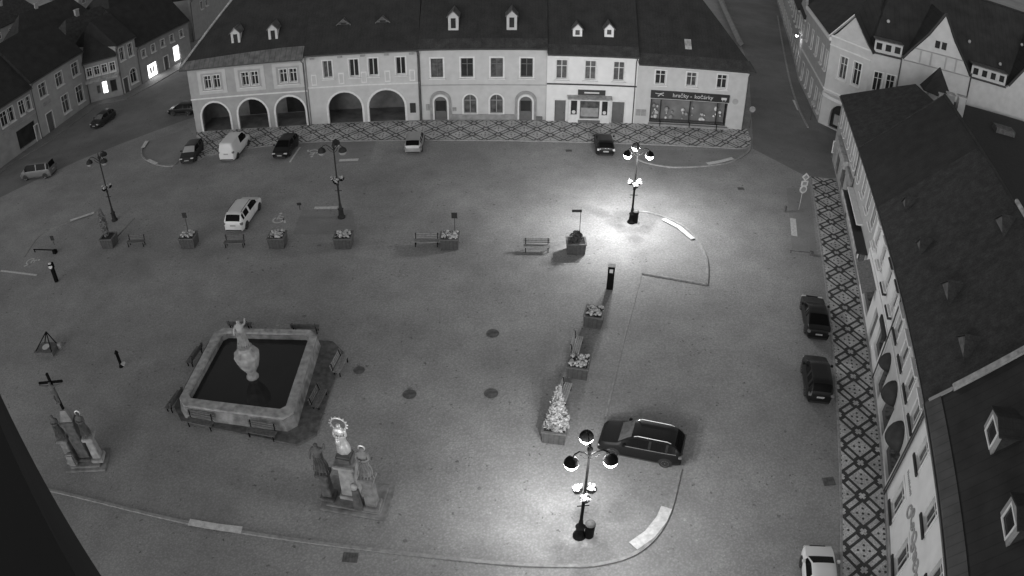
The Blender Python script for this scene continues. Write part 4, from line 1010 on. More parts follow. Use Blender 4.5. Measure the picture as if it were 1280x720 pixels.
# small lit lamp on the right street
g = G(1006,88); wl = thing('wall_lamp', 'small lit lamp hanging on a house of the right street', 'lamp', (39.2,96.0,5.6), 0)
MB().tube([(.9,0,.2),(.1,0,.3),(0,0,.1)],.03,6).build('bracket', M_iron, wl); MB().lathe([(.3,0),(.12,.14),(.03,.2)],0,0,12).build('shade', M_iron, wl); MB().ball((0,0,-.08),.22,10,6).build('bulb', mat('small_lamp_bulb',.9,.4,emit=14,var=0), wl)
l = bpy.data.lights.new('wall_lamp_light','POINT'); l.energy = 60; l.shadow_soft_size = .1; o = bpy.data.objects.new('wall_lamp_light', l); C.objects.link(o); o.parent = wl; o.location = (-.15,0,-.45)

# ------------------------------------------------------------------ planters, benches, bins, bollards
def make_planter(label, p, rz=0, w_=1.3, d_=1.15, h_=.92, flowers=True, group='boxed planters around the square'):
    g = G(*p); B = thing('planter', label, 'planter', (g.x,g.y+d_/2,0), rz, group)
    b = MB(); b.prism([(-w_/2,-d_/2),(w_/2,-d_/2),(w_/2,d_/2),(-w_/2,d_/2)], .05, h_, [(-w_/2-.06,-d_/2-.06),(w_/2+.06,-d_/2-.06),(w_/2+.06,d_/2+.06),(-w_/2-.06,d_/2+.06)])
    b.build('box', M_conc, B)
    mb = MB()
    for x0,x1,y0,y1 in ((-w_/2-.1,w_/2+.1,-d_/2-.1,-d_/2+.04),(-w_/2-.1,w_/2+.1,d_/2-.04,d_/2+.1),(-w_/2-.1,-w_/2+.04,-d_/2+.042,d_/2-.042),(w_/2-.04,w_/2+.1,-d_/2+.042,d_/2-.042)): mb.box(x0,x1,y0,y1,h_+.002,h_+.07)
    mb.build('rim', M_wood, B)
    MB().box(-w_/2+.04,w_/2-.04,-d_/2+.04,d_/2-.04,h_-.03,h_+.01).build('soil', M_soil, B)
    if flowers:
        mb = MB()
        for i in range(46):
            x = random.uniform(-w_/2+.1,w_/2-.1); y = random.uniform(-d_/2+.1,d_/2-.1)
            if random.random() < .2: continue
            mb.ball((x,y,h_+.12+random.uniform(-.04,.14)), random.uniform(.06,.14), 6, 4, (1,1,.7), .3)
        mb.build('flowers', M_flower, B)
        mb = MB()
        for i in range(120):
            x = random.uniform(-w_/2+.05,w_/2-.05); y = random.uniform(-d_/2+.05,d_/2-.05); z = h_+random.uniform(.02,.22); a = random.uniform(0,6.3); q = .09
            mb.add([(x,y,z),(x+q*math.cos(a),y+q*math.sin(a),z+.04),(x+q*math.cos(a+1),y+q*math.sin(a+1),z+.07)],[(0,1,2)])
        mb.build('leaves', M_leafp, B)
    return B
pl_specs = [((235,311),'square flower planter with a thin sign post behind it, second planter from the left lamp'),
            ((346,311.5),'square flower planter between the white SUV and the middle lamp'),
            ((429,312),'square flower planter directly in front of the unlit middle lamp'),
            ((562,313),'square flower planter against the end of the middle bench')]
for p, l in pl_specs: make_planter(l, p)
make_planter('dark planter with a tall pale shrub at the left lamp', (135,311), w_=1.25, flowers=False)
make_planter('planter with a leafy plant casting a long shadow near the lit lamp', (720,319), w_=1.35, d_=1.0, flowers=False)
make_planter('flower planter at the far end of the slanting row by the black SUV', (743,411), R(-15), 1.15, 1.2)
make_planter('flower planter in the middle of the slanting row above the conifer', (723.5,475), R(-12), 1.2, 1.2)
make_planter('planter holding the pale conical conifer beside the nearest lamp', (694,556), R(-10), 1.25, 1.25, flowers=False)
def leaf_cone(name, label, cat, loc, h, r, n, m, trunk=.25, power=1.0, col=False, leaf=.13):
    B = thing(name, label, cat, loc); MB().tube([(0,0,-.02),(0,0,h*.8)], .05, 6, .02).build('trunk', M_wood, B)
    mb = MB(); random.seed(int(h*100+r*10))
    for i in range(n):
        t = random.random()**(1.35 if not col else 1); a = random.uniform(0,2*math.pi)
        rad = (r*(1-t)**power*(.75+.35*math.sin(t*38)) if not col else r*math.sin(math.pi*(.12+.85*t))**.6)
        q = rad*(random.random()**.4); z = trunk+t*(h-trunk)
        c = Vector((q*math.cos(a), q*math.sin(a), z)); d = Vector((random.uniform(-1,1),random.uniform(-1,1),random.uniform(-.6,1))).normalized(); e = d.orthogonal().normalized(); s = leaf*random.uniform(.6,1.2)
        mb.add([c-d*s, c+e*s*.45, c+d*s, c-e*s*.45], [(0,1,2,3)])
    mb.build('crown', m, B); return B
g = G(694,556); leaf_cone('small_conifer', 'pale conical conifer lit by the nearest lamp', 'tree', (g.x+.05,g.y+.65,.9), 2.95, .66, 1500, mat('pale_needles', .36, .9, var=.6, scale=7), .1, .8, leaf=.17)
g = G(135,311); leaf_cone('columnar_shrub', 'tall narrow pale shrub in the left planter', 'shrub', (g.x-.15,g.y+.6,.9), 2.8, .36, 900, mat('dull_foliage', .20, .9, var=.4, scale=8), .1, col=True)
g = G(720,319); leaf_cone('small_shrub', 'low leafy shrub in the planter near the lit lamp', 'shrub', (g.x,g.y+.5,.9), .85, .5, 420, M_leafd, .0, col=True)
for i, (p, x) in enumerate((((235,311),.1),((346,311.5),0),)): pass

def make_bench(label, p, rz=0, w_=1.8, back=True, m=None):
    g = G(*p); m = m or M_wood
    B = thing('park_bench', label, 'bench', (g.x,g.y,0), rz, 'wooden benches in the square')
    mb = MB()
    for i in range(4): mb.box(-w_/2,w_/2,.0+i*.12,.095+i*.12,.43,.47)
    mb.build('seat', m, B)
    if back:
        mb = MB()
        for i in range(3): mb.box(-w_/2,w_/2,.50+i*.03,.535+i*.03,.55+i*.14,.65+i*.14)
        mb.build('backrest', m, B)
    for q in (-1,1):
        x = q*(w_/2-.15)
        mb = MB().box(x-.03,x+.03,.02,.08,0,.427).box(x-.03,x+.03,.38,.44,0,.427).box(x-.03,x+.03,.081,.379,.36,.427)
        if back: mb.add([(x-.03,.44,.36),(x+.03,.44,.36),(x+.03,.50,.36),(x-.03,.50,.36),(x-.03,.53,.95),(x+.03,.53,.95),(x+.03,.59,.95),(x-.03,.59,.95)],[(0,3,2,1),(4,5,6,7),(0,1,5,4),(1,2,6,5),(2,3,7,6),(3,0,4,7)])
        mb.build('leg', M_iron, B)
    return B
make_bench('bench between the left planter and the second planter', (170,309), w_=1.9)
make_bench('dark bench just below the rear of the white SUV', (293,310), w_=1.9)
make_bench('bench ending against a flower planter in the middle of the row', (533,309), w_=2.0, m=M_woodp)
make_bench('lone bench casting a thin shadow left of the leafy planter', (671,316), w_=2.0, m=M_woodp)
make_bench('pale bench between the upper two planters of the slanting row', (726,438), R(76), w_=1.7, m=mat('grey_bleached_wood', .42, .8, var=.2, scale=6))
make_bench('pale bench between the middle planter and the conifer planter', (711,498), R(74), w_=1.7, m=MATS['grey_bleached_wood'])
# fountain-side benches
make_bench('bench on the front side of the fountain, left one', (250,537), R(-8), 1.9)
make_bench('bench on the front side of the fountain, right one', (327,550), R(-8), 1.9)
make_bench('bench at the left side of the fountain, far one', (241,449), R(-100), 1.7)
make_bench('bench at the left side of the fountain, near one', (216,505), R(-102), 1.7)
make_bench('bench behind the fountain, left one', (303,409), R(180), 1.7)
make_bench('bench behind the fountain, right one', (384,412), R(180), 1.9)
make_bench('pale bench at the right side of the fountain by the manhole cover', (431,462), R(80), 1.7, m=M_woodp)
make_bench('narrow bench at the right side of the fountain behind the saints', (405,505), R(80), 1.6)

def bin_(label, p, pale=False):
    g = G(*p); B = thing('litter_bin', label, 'litter bin', (g.x,g.y,0), 0, 'round litter bins')
    MB().lathe([(.2,0),(.24,.05),(.25,.85),(.27,.9),(.27,.95)],0,0,14).build('drum', M_iron if not pale else M_stoned, B, smooth=True)
    MB().lathe([(.27,1.05),(.22,1.16),(.05,1.2)],0,0,14).build('lid', M_stoned, B); MB().tube([(-.2,0,.9),(-.2,0,1.08)],.02,5).tube([(.2,0,.9),(.2,0,1.08)],.02,5).build('lid_post', M_iron, B)
bin_('litter bin at the foot of the far lit lamp', (793.5,278)); bin_('litter bin at the foot of the nearest lamp', (736,670))
# info pillar
g = G(762,361); B = thing('information_pillar', 'tall dark slab pillar with a small pale sign at the head of the slanting row', 'pillar', (g.x,g.y,0), R(-8))
MB().box(-.24,.24,-.14,.14,0,1.95).build('body', M_iron, B, bevel=.02); MB().box(-.12,.12,-.15,-.141,1.45,1.75).build('sign_plate', M_sign, B); MB().box(-.27,.27,-.17,.17,1.953,2.02).build('cap', M_stonep, B)
# left machine
g = G(71,352); B = thing('parking_meter', 'dark parking meter with a bright round face at the left', 'parking meter', (g.x,g.y,0), R(10))
MB().box(-.17,.17,-.14,.14,0,1.35).build('body', M_iron, B, bevel=.02)
MB().box(-.24,.24,-.2,.2,1.353,1.9).build('head', M_iron, B, bevel=.05); MB().lathe([(.2,0),(.2,.03)],0,0,16).build('face', M_sign, B).matrix_local = Matrix.Translation((0,-.20,1.66)) @ Matrix.Rotation(R(60),4,'X')
MB().ball((0,-.16,1.95),.17,10,6,(1,.8,.5)).build('top_light_cover', M_trim, B)
# small drinking post
g = G(152,458); B = thing('drinking_post', 'short black post with a small pale basin, left of the fountain', 'post', (g.x,g.y,0), 0)
MB().lathe([(.2,0),(.18,.1),(.12,.2),(.12,1.15),(.17,1.2),(.1,1.35),(.02,1.45)],0,0,12).build('body', M_iron, B, smooth=True); MB().lathe([(.04,.1),(.15,.3),(.2,.34)],.28,-.05,12).build('basin', M_sign, B)
# triangular wooden rack sculpture
g = G(60,440); B = thing('tripod_rack', 'low pyramid of dark poles with a pale bowl inside, left of the fountain', 'sculpture', (g.x,g.y,0), R(8))
ap = (.3,.45,1.55); cs = [(-.95,-.35,.35),(.75,-.55,.35),(.95,.5,.05),(-.6,.7,.05)]
MB().tube([ap,cs[0]],.045,6).tube([ap,cs[1]],.045,6).tube([ap,cs[2]],.045,6).tube([ap,cs[3]],.045,6).build('pole', M_iron, B)
MB().prism([(-.95,-.4),(.75,-.6),(.9,.45),(-.6,.6)],0,.42,[(-1.05,-.5),(.85,-.7),(1.0,.55),(-.7,.7)]).build('trough', M_wood, B)
MB().lathe([(.1,.425),(.3,.55),(.34,.62)],.1,-.12,14).build('bowl', M_sign, B, smooth=True)
MB().box(.98,1.25,.2,.5,0,.5).build('block', M_plinth, B)
# sign posts (plates seen from behind)
def plate_post(label, base, h, w_=.45, hh=.5, horizontal=0.0, dark=True, rz=0):
    g = G(*base); B = thing('sign_post', label, 'sign post', (g.x,g.y,0), rz, 'small plates on thin posts')
    MB().tube([(0,0,0),(0,0,h)],.03,6).build('post', M_stonep if not dark else M_gutter, B)
    MB().box(-w_/2+horizontal,w_/2+horizontal,-.05,-.032,h-hh,h).build('plate', M_signd, B)
    MB().box(-w_/2+horizontal,w_/2+horizontal,-.031,-.0305,h-hh,h).build('plate_backing', M_gutter, B) if False else None
plate_post('small dark plate on a thin post behind the second planter', (236,292), 2.1)
plate_post('small dark plate on a thin post behind the planter at the middle bench', (569,296), 2.2)
plate_post('dark flat plate on a thin pale post in the planter near the lit lamp', (724,298), 2.6, .75, .22, -.3)
plate_post('small dark plate on a thin post above the left parking bay', (68,306), 1.0)
plate_post('small dark plate on a thin post beside the middle parking bay', (375,262), .7, .4, .25)
# leaning pole by the left planter, barrier bar
g = G(147,300); B = tag(MB().tube([(0,0,.3),(1.9,1.0,1.6)],.05,6).build('leaning_pole', M_gutter), 'thin dark pole leaning out of the left planter', 'pole'); B.location = (g.x,g.y,0)
g = G(62,316); B = thing('low_barrier', 'low dark barrier rail at the left parking bay', 'barrier', (g.x,g.y,0), R(-4)); MB().box(-2.1,.9,-.04,.04,.28,.36).build('rail', M_iron, B); MB().box(.6,1.0,-.2,.15,0,.35).build('foot', M_iron, B); MB().box(-2.05,-1.95,-.03,.03,0,.279).build('post', M_iron, B)
g = G(1008,318); B = thing('low_barrier', 'low dark barrier rail at the parking strip by the right footway', 'barrier', (g.x,g.y,0), R(-6)); MB().box(-1.5,.5,-.025,.025,.2,.25).build('rail', M_stoned, B); MB().box(.3,.6,-.15,.15,0,.3).build('foot', M_stoned, B); MB().box(-1.45,-1.39,-.02,.02,0,.199).build('post', M_stoned, B)
# traffic signs on the right
def rplate(kind, r):
    if kind == 'round': return MB().lathe([(r,-.012),(r,.012)],0,0,20)
    if kind == 'diamond': return MB().prism([(-r,0),(0,-r),(r,0),(0,r)],-.012,.012)
    return MB().prism([(-r,-r*.7),(r,-r*.7),(r,r*.7),(-r,r*.7)],-.012,.012)
g = G(998.5,262); B = thing('traffic_sign', 'post with a diamond, a square and a round traffic sign near the right footway', 'traffic sign', (g.x,g.y,0), R(8))
MB().tube([(0,0,0),(0,0,3.6)],.035,6).build('post', M_stonep, B)
for kind, r, z, inner in (('diamond',.42,3.35,.24),('rect',.36,2.72,.2),('round',.40,2.12,.25)):
    q = rplate(kind, r).build('sign_plate', M_sign, B); q.matrix_local = Matrix.Translation((0,-.06,z)) @ Matrix.Rotation(R(90),4,'X')
    q2 = rplate(kind, inner).build('sign_symbol', M_plinth, B); q2.matrix_local = Matrix.Translation((0,-.078,z)) @ Matrix.Rotation(R(90),4,'X')
for p, hh, l in (((937,160),2.3,'round sign on a post by the corner of the toy shop'),((1013,150),2.3,'round sign on a post before the right street houses')):
    g = G(*p); B = thing('traffic_sign', l, 'traffic sign', (g.x,g.y,0), 0)
    MB().tube([(0,0,0),(0,0,hh+.3)],.035,6).build('post', M_gutter, B); q = rplate('round',.36).build('sign_plate', M_plinth, B); q.matrix_local = Matrix.Translation((0,-.06,hh)) @ Matrix.Rotation(R(90),4,'X')
g = G(1047,200); B = thing('advertising_sign', 'square white framed sign with a pale scroll mark at the corner of the right row', 'sign', (g.x-.2,g.y,0), R(-10))
MB().tube([(-.5,0,0),(-.5,0,1.9)],.03,6).tube([(.5,0,0),(.5,0,1.9)],.03,6).build('post', M_gutter, B); MB().box(-.72,.72,-.07,.0,.75,2.2).build('frame', M_trim, B); MB().box(-.6,.6,-.08,-.071,.87,2.08).build('panel', M_plinth, B)
MB().tube([(-.4,-.09,1.45),(-.2,-.09,1.65),(0,-.09,1.55),(.2,-.09,1.65),(.4,-.09,1.45)],.05,6).build('emblem', M_sign, B)
g = G(981,265); B = thing('small_bollard', 'small dark bollard beside the white marking near the right footway', 'bollard', (g.x,g.y,0)); MB().lathe([(.13,0),(.11,.5),(.14,.56),(.03,.66)],0,0,10).build('body', M_stoned, B, smooth=True)

# ------------------------------------------------------------------ fountain
def chamfer(q, c):
    out = []
    for i in range(4):
        a = Vector(q[i-1]); b = Vector(q[i]); d = Vector(q[(i+1)%4]); out.append(tuple(b+(a-b).normalized()*c)); out.append(tuple(b+(d-b).normalized()*c))
    return out
def grow(q, d):
    c = sum((Vector(p) for p in q), Vector((0,0)))/4; return [tuple(Vector(p)+Vector((math.copysign(d,p[0]-c.x), math.copysign(d,p[1]-c.y)))) for p in q]
fo = [(-20.3,29.45),(-12.5,28.8),(-12.5,36.95),(-19.85,36.95)]
fi = [(-19.72,30.12),(-13.1,29.6),(-13.0,36.5),(-19.2,36.5)]
fc = Vector((-16.1,33.0))
loc = lambda q: [(p[0]-fc.x, p[1]-fc.y) for p in q]
ft = thing('fountain', 'square stone fountain basin with a baluster and statue in its middle', 'fountain', (fc.x,fc.y,0))
def ringwall(name, o_, i_, z0, z1, m, oo=None, ii=None, bev=.0):
    n = len(o_); oo = oo or o_; ii = ii or i_
    vs = [(p[0],p[1],z0) for p in o_]+[(p[0],p[1],z0) for p in i_]+[(p[0],p[1],z1) for p in oo]+[(p[0],p[1],z1) for p in ii]; fs = []
    for i in range(n):
        j = (i+1)%n; fs += [(2*n+i,2*n+j,3*n+j,3*n+i),(i,j,2*n+j,2*n+i),(n+i,3*n+i,3*n+j,n+j),(i,n+i,n+j,j)]
    return MB().add(vs, fs).build(name, m, ft, bevel=bev)
FO = chamfer(loc(fo), .55); FI = chamfer(loc(fi), .3); FO1 = chamfer(loc(grow(fo,-.12)), .55); FB = chamfer(loc(grow(fo,.12)), .6)
stp = loc([(-21.1,29.2),(-11.2,27.6),(-10.7,37.0),(-20.6,37.6)])
MB().prism(chamfer(stp,1.0), .0, .14).build('step', M_stoned, ft, bevel=.02)
ringwall('basin_wall', FO1, FI, .142, .95, M_stone, FO, FI)
ringwall('basin_rim', FO, chamfer(loc(grow(fi,-.02)),.3), .952, 1.14, M_stonep, bev=.03)
MB().prism(FI, .145, .3).build('basin_floor', M_stoned, ft)
for x in range(-2,3): MB().box(x*1.5-.03, x*1.5+.03, FO1[0][1]-.15, FO1[0][1]-.12, .2, .9).build('wall_joint', M_stoned, ft) if False else None
wt = struct('water', MB().prism(chamfer(loc(grow(fi,-.01)),.3), .302, .62), M_water); wt.location = (fc.x,fc.y,0)
g = G(316,471,.62) - Vector((fc.x,fc.y,0))
MB().lathe([(.42,.3),(.42,.7),(.34,.8),(.3,1.0),(.38,1.2),(.62,1.6),(.78,2.1),(.86,2.45),(.8,2.6),(.5,2.75),(.42,2.9),(.5,3.0),(.5,3.12)], g.x, g.y, 10).build('baluster', M_stonep, ft, bevel=.02)

# ------------------------------------------------------------------ stone figures (one skinned surface each)
def figure(parent, name, m, base, h=1.75, robe=True, arms='fold', rz=0, lean=0, halo=None):
    s = h/1.75
    V = [(0,0,.85)]; E_ = []; Rr = [.17]
    def add(v, r, prev):
        V.append(v); Rr.append(r); E_.append((prev, len(V)-1)); return len(V)-1
    ch = add((0,0,1.15),.16,0); sh = add((0,.0,1.38),.17,ch); nk = add((0,-.01,1.5),.065,sh); hd = add((0,-.02,1.62),.105,nk); hd2 = add((0,-.01,1.72),.085,hd)
    for q in (-1,1):
        a = add((q*.2,0,1.37),.085,sh)
        if arms == 'fold': b = add((q*.27,-.05,1.12),.065,a); c = add((q*.1,-.22,1.15),.05,b); add((q*.02,-.25,1.22),.045,c)
        elif arms == 'up' and q > 0: b = add((q*.35,-.05,1.5),.06,a); c = add((q*.42,-.08,1.78),.045,b); add((q*.42,-.08,1.88),.05,c)
        elif arms == 'cross': b = add((q*.48,0,1.43),.05,a); c = add((q*.75,0,1.5),.038,b); add((q*.86,0,1.52),.04,c)
        else: b = add((q*.33,-.02,1.12),.065,a); c = add((q*.35,-.12,.9),.045,b); add((q*.34,-.14,.82),.05,c)
    if robe:
        k = add((0,.0,.6),.22,0); k2 = add((.02,0,.3),.26,k); add((.02,0,.06),.29,k2)
    else:
        for q in (-1,1):
            k = add((q*.1,0,.78),.12,0); k2 = add((q*.12,-.04,.45),.075,k); k3 = add((q*.11,.02,.1),.05,k2); add((q*.12,-.12,.04),.05,k3)
    me = bpy.data.meshes.new(name); me.from_pydata([(x*s,y*s,z*s) for x,y,z in V], E_, [])
    o = bpy.data.objects.new(name, me); C.objects.link(o)
    md = o.modifiers.new('k','SKIN'); md.use_smooth_shade = True
    for i, r in enumerate(Rr): me.skin_vertices[0].data[i].radius = (r*s*(1.3 if r > .12 else 1.12), r*s*(1.15 if r > .12 else 1.0))
    me.skin_vertices[0].data[0].use_root = True
    sb = o.modifiers.new('s','SUBSURF'); sb.levels = 1; sb.render_levels = 1
    dg = bpy.context.evaluated_depsgraph_get(); nm = bpy.data.meshes.new_from_object(o.evaluated_get(dg)); bpy.data.objects.remove(o)
    nm.materials.clear(); nm.materials.append(m); nm.name = name
    ob = bpy.data.objects.new(name, nm); C.objects.link(ob); ob.parent = parent; ob.location = base; ob.rotation_euler = (lean,0,rz)
    # carved drapery folds and face are relief on the same stone
    f = MB()
    f.ball((0,-.125*s,1.63*s), .018*s, 6, 4).ball((.04*s,-.115*s,1.66*s), .012*s, 6, 4).ball((-.04*s,-.115*s,1.66*s), .012*s, 6, 4)
    if robe and m is not M_gilt:
        for i in range(7):
            a = R(200+i*23); f.tube([(.23*s*math.cos(a), .2*s*math.sin(a), 1.0*s), (.29*s*math.cos(a+.25), .25*s*math.sin(a+.25), .5*s), (.38*s*math.cos(a), .32*s*math.sin(a), .1*s)], .02*s, 5)
    f.build('carved_folds', m, ob)
    if halo:
        n = 16; r = halo; hb = MB(); hb.tube([(r*math.cos(2*math.pi*i/n),.06,1.66*s+r*math.sin(2*math.pi*i/n)) for i in range(n+1)], .04, 6)
        if halo > .3:
            for i in range(14):
                a = 2*math.pi*i/14; hb.tube([(r*math.cos(a),.06,1.66*s+r*math.sin(a)),(r*1.25*math.cos(a),.06,1.66*s+r*1.25*math.sin(a))], .04, 5)
        hb.build('halo', M_gilt, ob)
    return ob
figure(ft, 'statue', M_stonep, (g.x,g.y,3.12), 2.0, robe=True, arms='up', rz=R(10))
def pedestal(parent, x, y, w_, z1, m, name='pedestal'):
    p = MB().box(x-w_/2-.12,x+w_/2+.12,y-w_/2-.12,y+w_/2+.12,.3,.55).build(name, m, parent, bevel=.03)
    MB().prism([(x-w_/2,y-w_/2),(x+w_/2,y-w_/2),(x+w_/2,y+w_/2),(x-w_/2,y+w_/2)],.552,z1-.25,[(x-w_*.42,y-w_*.42),(x+w_*.42,y-w_*.42),(x+w_*.42,y+w_*.42),(x-w_*.42,y+w_*.42)]).build('pedestal_shaft', m, p, bevel=.04)
    MB().box(x-w_/2-.1,x+w_/2+.1,y-w_/2-.1,y+w_/2+.1,z1-.248,z1).build('pedestal_cap', m, p, bevel=.04)
# Marian group
g = G(443,637); mc = thing('marian_column', 'stone monument with a gilded haloed Madonna and two saints', 'monument', (g.x,g.y,0), R(-8))
MB().box(-1.8,1.8,-.45,2.0,0,.16).build('step', M_stone, mc, bevel=.03); MB().box(-1.5,1.5,-.2,1.8,.162,.3).build('step', M_stone, mc, bevel=.03)
pedestal(mc, -.25, .9, .95, 2.95, M_stonep); MB().box(-.67,.17,.5,1.3,2.952,3.45).build('pedestal_block', M_stoned, mc, bevel=.08)
figure(mc, 'madonna_statue', M_gilt, (-.25,.9,3.45), 2.15, arms='fold', halo=.40)
pedestal(mc, -1.45, .35, .55, 2.4, M_stoned); figure(mc, 'saint_statue', M_stoned, (-1.45,.35,2.4), 2.15, arms='up')
pedestal(mc, 1.0, .25, .62, 2.75, M_stone); figure(mc, 'saint_statue', M_stone, (1.0,.25,2.75), 2.1, arms='fold', halo=.16)
MB().prism([(.1,-.3),(.6,-.3),(.6,.12),(.1,.12)],.3,1.9,[(.18,-.2),(.5,-.2),(.5,.1),(.18,.1)]).build('front_pier', M_stoned, mc, bevel=.05)
MB().ball((.3,-.05,2.05),.2,8,6,(1,1,1.2)).build('urn', M_stonep, mc, smooth=True)
MB().ball((-.33,-.28+.9,4.75),.11,8,6).ball((-.35,-.26+.9,4.5),.14,8,6,(1,.8,1.5)).build('child_figure', M_gilt, mc, smooth=True)
# Crucifix group
g = G(109,583); cx = thing('calvary_monument', 'dark crucifix monument with two mourning figures in the lower left', 'monument', (g.x,g.y,0), R(12))
MB().box(-1.5,1.5,-.5,1.4,0,.16).build('step', M_stone, cx, bevel=.03); MB().box(-1.1,1.1,-.3,1.2,.162,.3).build('step', M_stone, cx, bevel=.03)
pedestal(cx, 0, .6, .85, 3.6, M_stoned); MB().prism([(-.45,.2),(.45,.2),(.45,1.0),(-.45,1.0)],3.6,4.3,[(-.2,.4),(.2,.4),(.2,.8),(-.2,.8)]).build('pedestal_block', M_stone, cx)
MB().box(-.07,.07,.53,.67,4.3,7.0).build('cross_beam', M_iron, cx); MB().box(-.85,-.072,.54,.66,6.3,6.42).box(.072,.85,.54,.66,6.3,6.42).build('cross_arm', M_iron, cx)
figure(cx, 'corpus', M_stoned, (0,.42,4.9), 1.65, robe=False, arms='cross')
pedestal(cx, -.95, .35, .6, 2.3, M_stone); figure(cx, 'mourner_statue', M_stoned, (-.95,.35,2.3), 1.85, arms='fold')
pedestal(cx, .95, .35, .6, 2.3, M_stonep); figure(cx, 'mourner_statue', M_stoned, (.95,.35,2.3), 1.85, arms='fold', halo=.16)
MB().prism([(-1.1,-.3),(-.5,-.3),(-.5,.0),(-1.1,.0)],.3,1.3).build('side_volute', M_stone, cx, bevel=.08)

# ------------------------------------------------------------------ cars
def lerp_prof(pr, x):
    if x <= pr[0][0]: return pr[0][1]
    for (a, va), (b, vb) in zip(pr, pr[1:]):
        if x <= b: return va+(vb-va)*(x-a)/(b-a)
    return pr[-1][1]
def make_car(label, rear, front_dir, style, pm, group=None, tailm=None, sunshade=False, name='parked_car', rails=False, glass=None, wscreen=None):
    """rear: ground point under the middle of the rear bumper; heading: angle of travel"""
    glass = glass or M_cglass
    S = {'hatch': (4.05,1.74,[(0,.78),(.06,1.0),(.45,1.36),(.8,1.46),(2.2,1.46),(2.45,1.42),(3.15,1.0),(3.85,.84),(4.05,.62)], (.08,.5),(2.42,3.12),1.0),
         'suv': (4.7,1.92,[(0,.9),(.08,1.12),(.5,1.6),(.9,1.7),(2.7,1.69),(3.0,1.62),(3.65,1.16),(4.5,1.0),(4.7,.75)], (.1,.52),(2.95,3.62),1.12),
         'wagon': (4.85,1.9,[(0,.92),(.06,1.12),(.4,1.6),(.75,1.68),(2.9,1.68),(3.15,1.6),(3.85,1.14),(4.6,.96),(4.85,.72)], (.08,.42),(3.1,3.82),1.12),
         'van': (4.8,1.9,[(0,1.1),(.05,1.4),(.12,1.98),(.3,2.08),(2.9,2.08),(3.2,1.98),(3.85,1.32),(4.55,1.08),(4.8,.75)], (.02,.1),(3.2,3.82),1.28),
         'mpv': (4.4,1.8,[(0,.95),(.05,1.15),(.22,1.66),(.45,1.78),(2.8,1.78),(3.1,1.68),(3.75,1.12),(4.2,.95),(4.4,.7)], (.06,.22),(3.05,3.7),1.1),
         'compact': (3.95,1.78,[(0,.85),(.06,1.08),(.35,1.5),(.7,1.6),(2.2,1.6),(2.45,1.54),(3.05,1.1),(3.75,.94),(3.95,.7)], (.08,.4),(2.42,3.02),1.06),
         'minibus': (4.95,1.86,[(0,1.0),(.05,1.25),(.16,1.84),(.35,1.94),(3.5,1.94),(3.75,1.86),(4.3,1.25),(4.75,1.02),(4.95,.75)], (.04,.17),(3.72,4.28),1.18),
         'coupe': (4.5,1.82,[(0,.8),(.08,.98),(.55,1.05),(1.5,1.36),(2.2,1.4),(2.5,1.34),(3.3,.96),(4.2,.8),(4.5,.58)], (.55,1.45),(2.48,3.25),.98)}[style]
    L_, Wd, prof, rg, wg, belt = S
    hw = Wd/2
    B = thing(name, label, 'car', (rear.x, rear.y, 0), front_dir, group)
    xs = sorted(set([0,.02,.06,.12,.2,.3]+[round(.3+i*(L_-.6)/30,3) for i in range(31)]+[L_-.2,L_-.12,L_-.06,L_-.02,L_]+list(rg)+list(wg)))
    def plan(x):
        e = min(x, L_-x); k = 1-.16*max(0,1-e/.55)**2.2; return hw*k
    zb = [(0,belt-.12),(.3,belt),(wg[1],belt-.08),(L_-.3,belt-.25),(L_,belt-.38)]
    cab0, cab1 = rg[0], wg[1]
    zhood = min(p[1] for p in prof if p[0] <= L_*.95)
    sec = []
    for x in xs:
        zt = lerp_prof(prof, x); b_ = min(lerp_prof(zb, x), zt-.05); w = plan(x)
        c = max(0, min(1, (zt-b_-.05)/.42)); wt = w*(.93-.15*c)
        p3z = zt-.02-.06*c; p4z = min(b_, p3z-.01)
        sec.append([(0,zt),(wt*.5,zt-.006),(wt*.88,zt-.02-.01*c),(wt,p3z),(w*.965,p4z),(w,p4z-.1),(w*1.005,.55),(w*.985,.33),(w*.88,.2),(0,.2)])
    lerp_w = lambda x_: plan(x_)*.985
    keys = {}
    def face(key, q): keys.setdefault(key, MB()).add(q, [(0,1,2,3)])
    pillars = [rg[1]+.35, (rg[1]+wg[0])/2+.1]
    for i in range(len(xs)-1):
        x0, x1 = xs[i], xs[i+1]; xm = (x0+x1)/2
        for j in range(9):
            key = 'body'
            if j <= 1 and wg[0] <= xm <= wg[1]: key = 'windscreen'
            elif j <= 1 and rg[0] <= xm <= rg[1] and style != 'van': key = 'rear_window'
            elif j == 3 and rg[1]-.05 < xm < wg[1]-.22 and not any(abs(xm-p) < .075 for p in pillars):
                z3, z4 = sec[i][3][1], sec[i][4][1]
                if z3-z4 > .1 and not (style == 'van' and xm < 2.0): key = 'side_window'
            for sgn in (1,-1):
                q = [(x0,sgn*sec[i][j][0],sec[i][j][1]),(x1,sgn*sec[i+1][j][0],sec[i+1][j][1]),(x1,sgn*sec[i+1][j+1][0],sec[i+1][j+1][1]),(x0,sgn*sec[i][j+1][0],sec[i][j+1][1])]
                k2 = key if key != 'side_window' else ('side_window_l' if sgn > 0 else 'side_window_r'); face(k2, q)
    for idx in (0, len(xs)-1):
        s_ = sec[idx]; x = xs[idx]; poly = [(x,a,z) for a,z in s_]+[(x,-a,z) for a,z in s_[-2:0:-1]]
        keys['body'].add(poly, [tuple(range(len(poly)))])
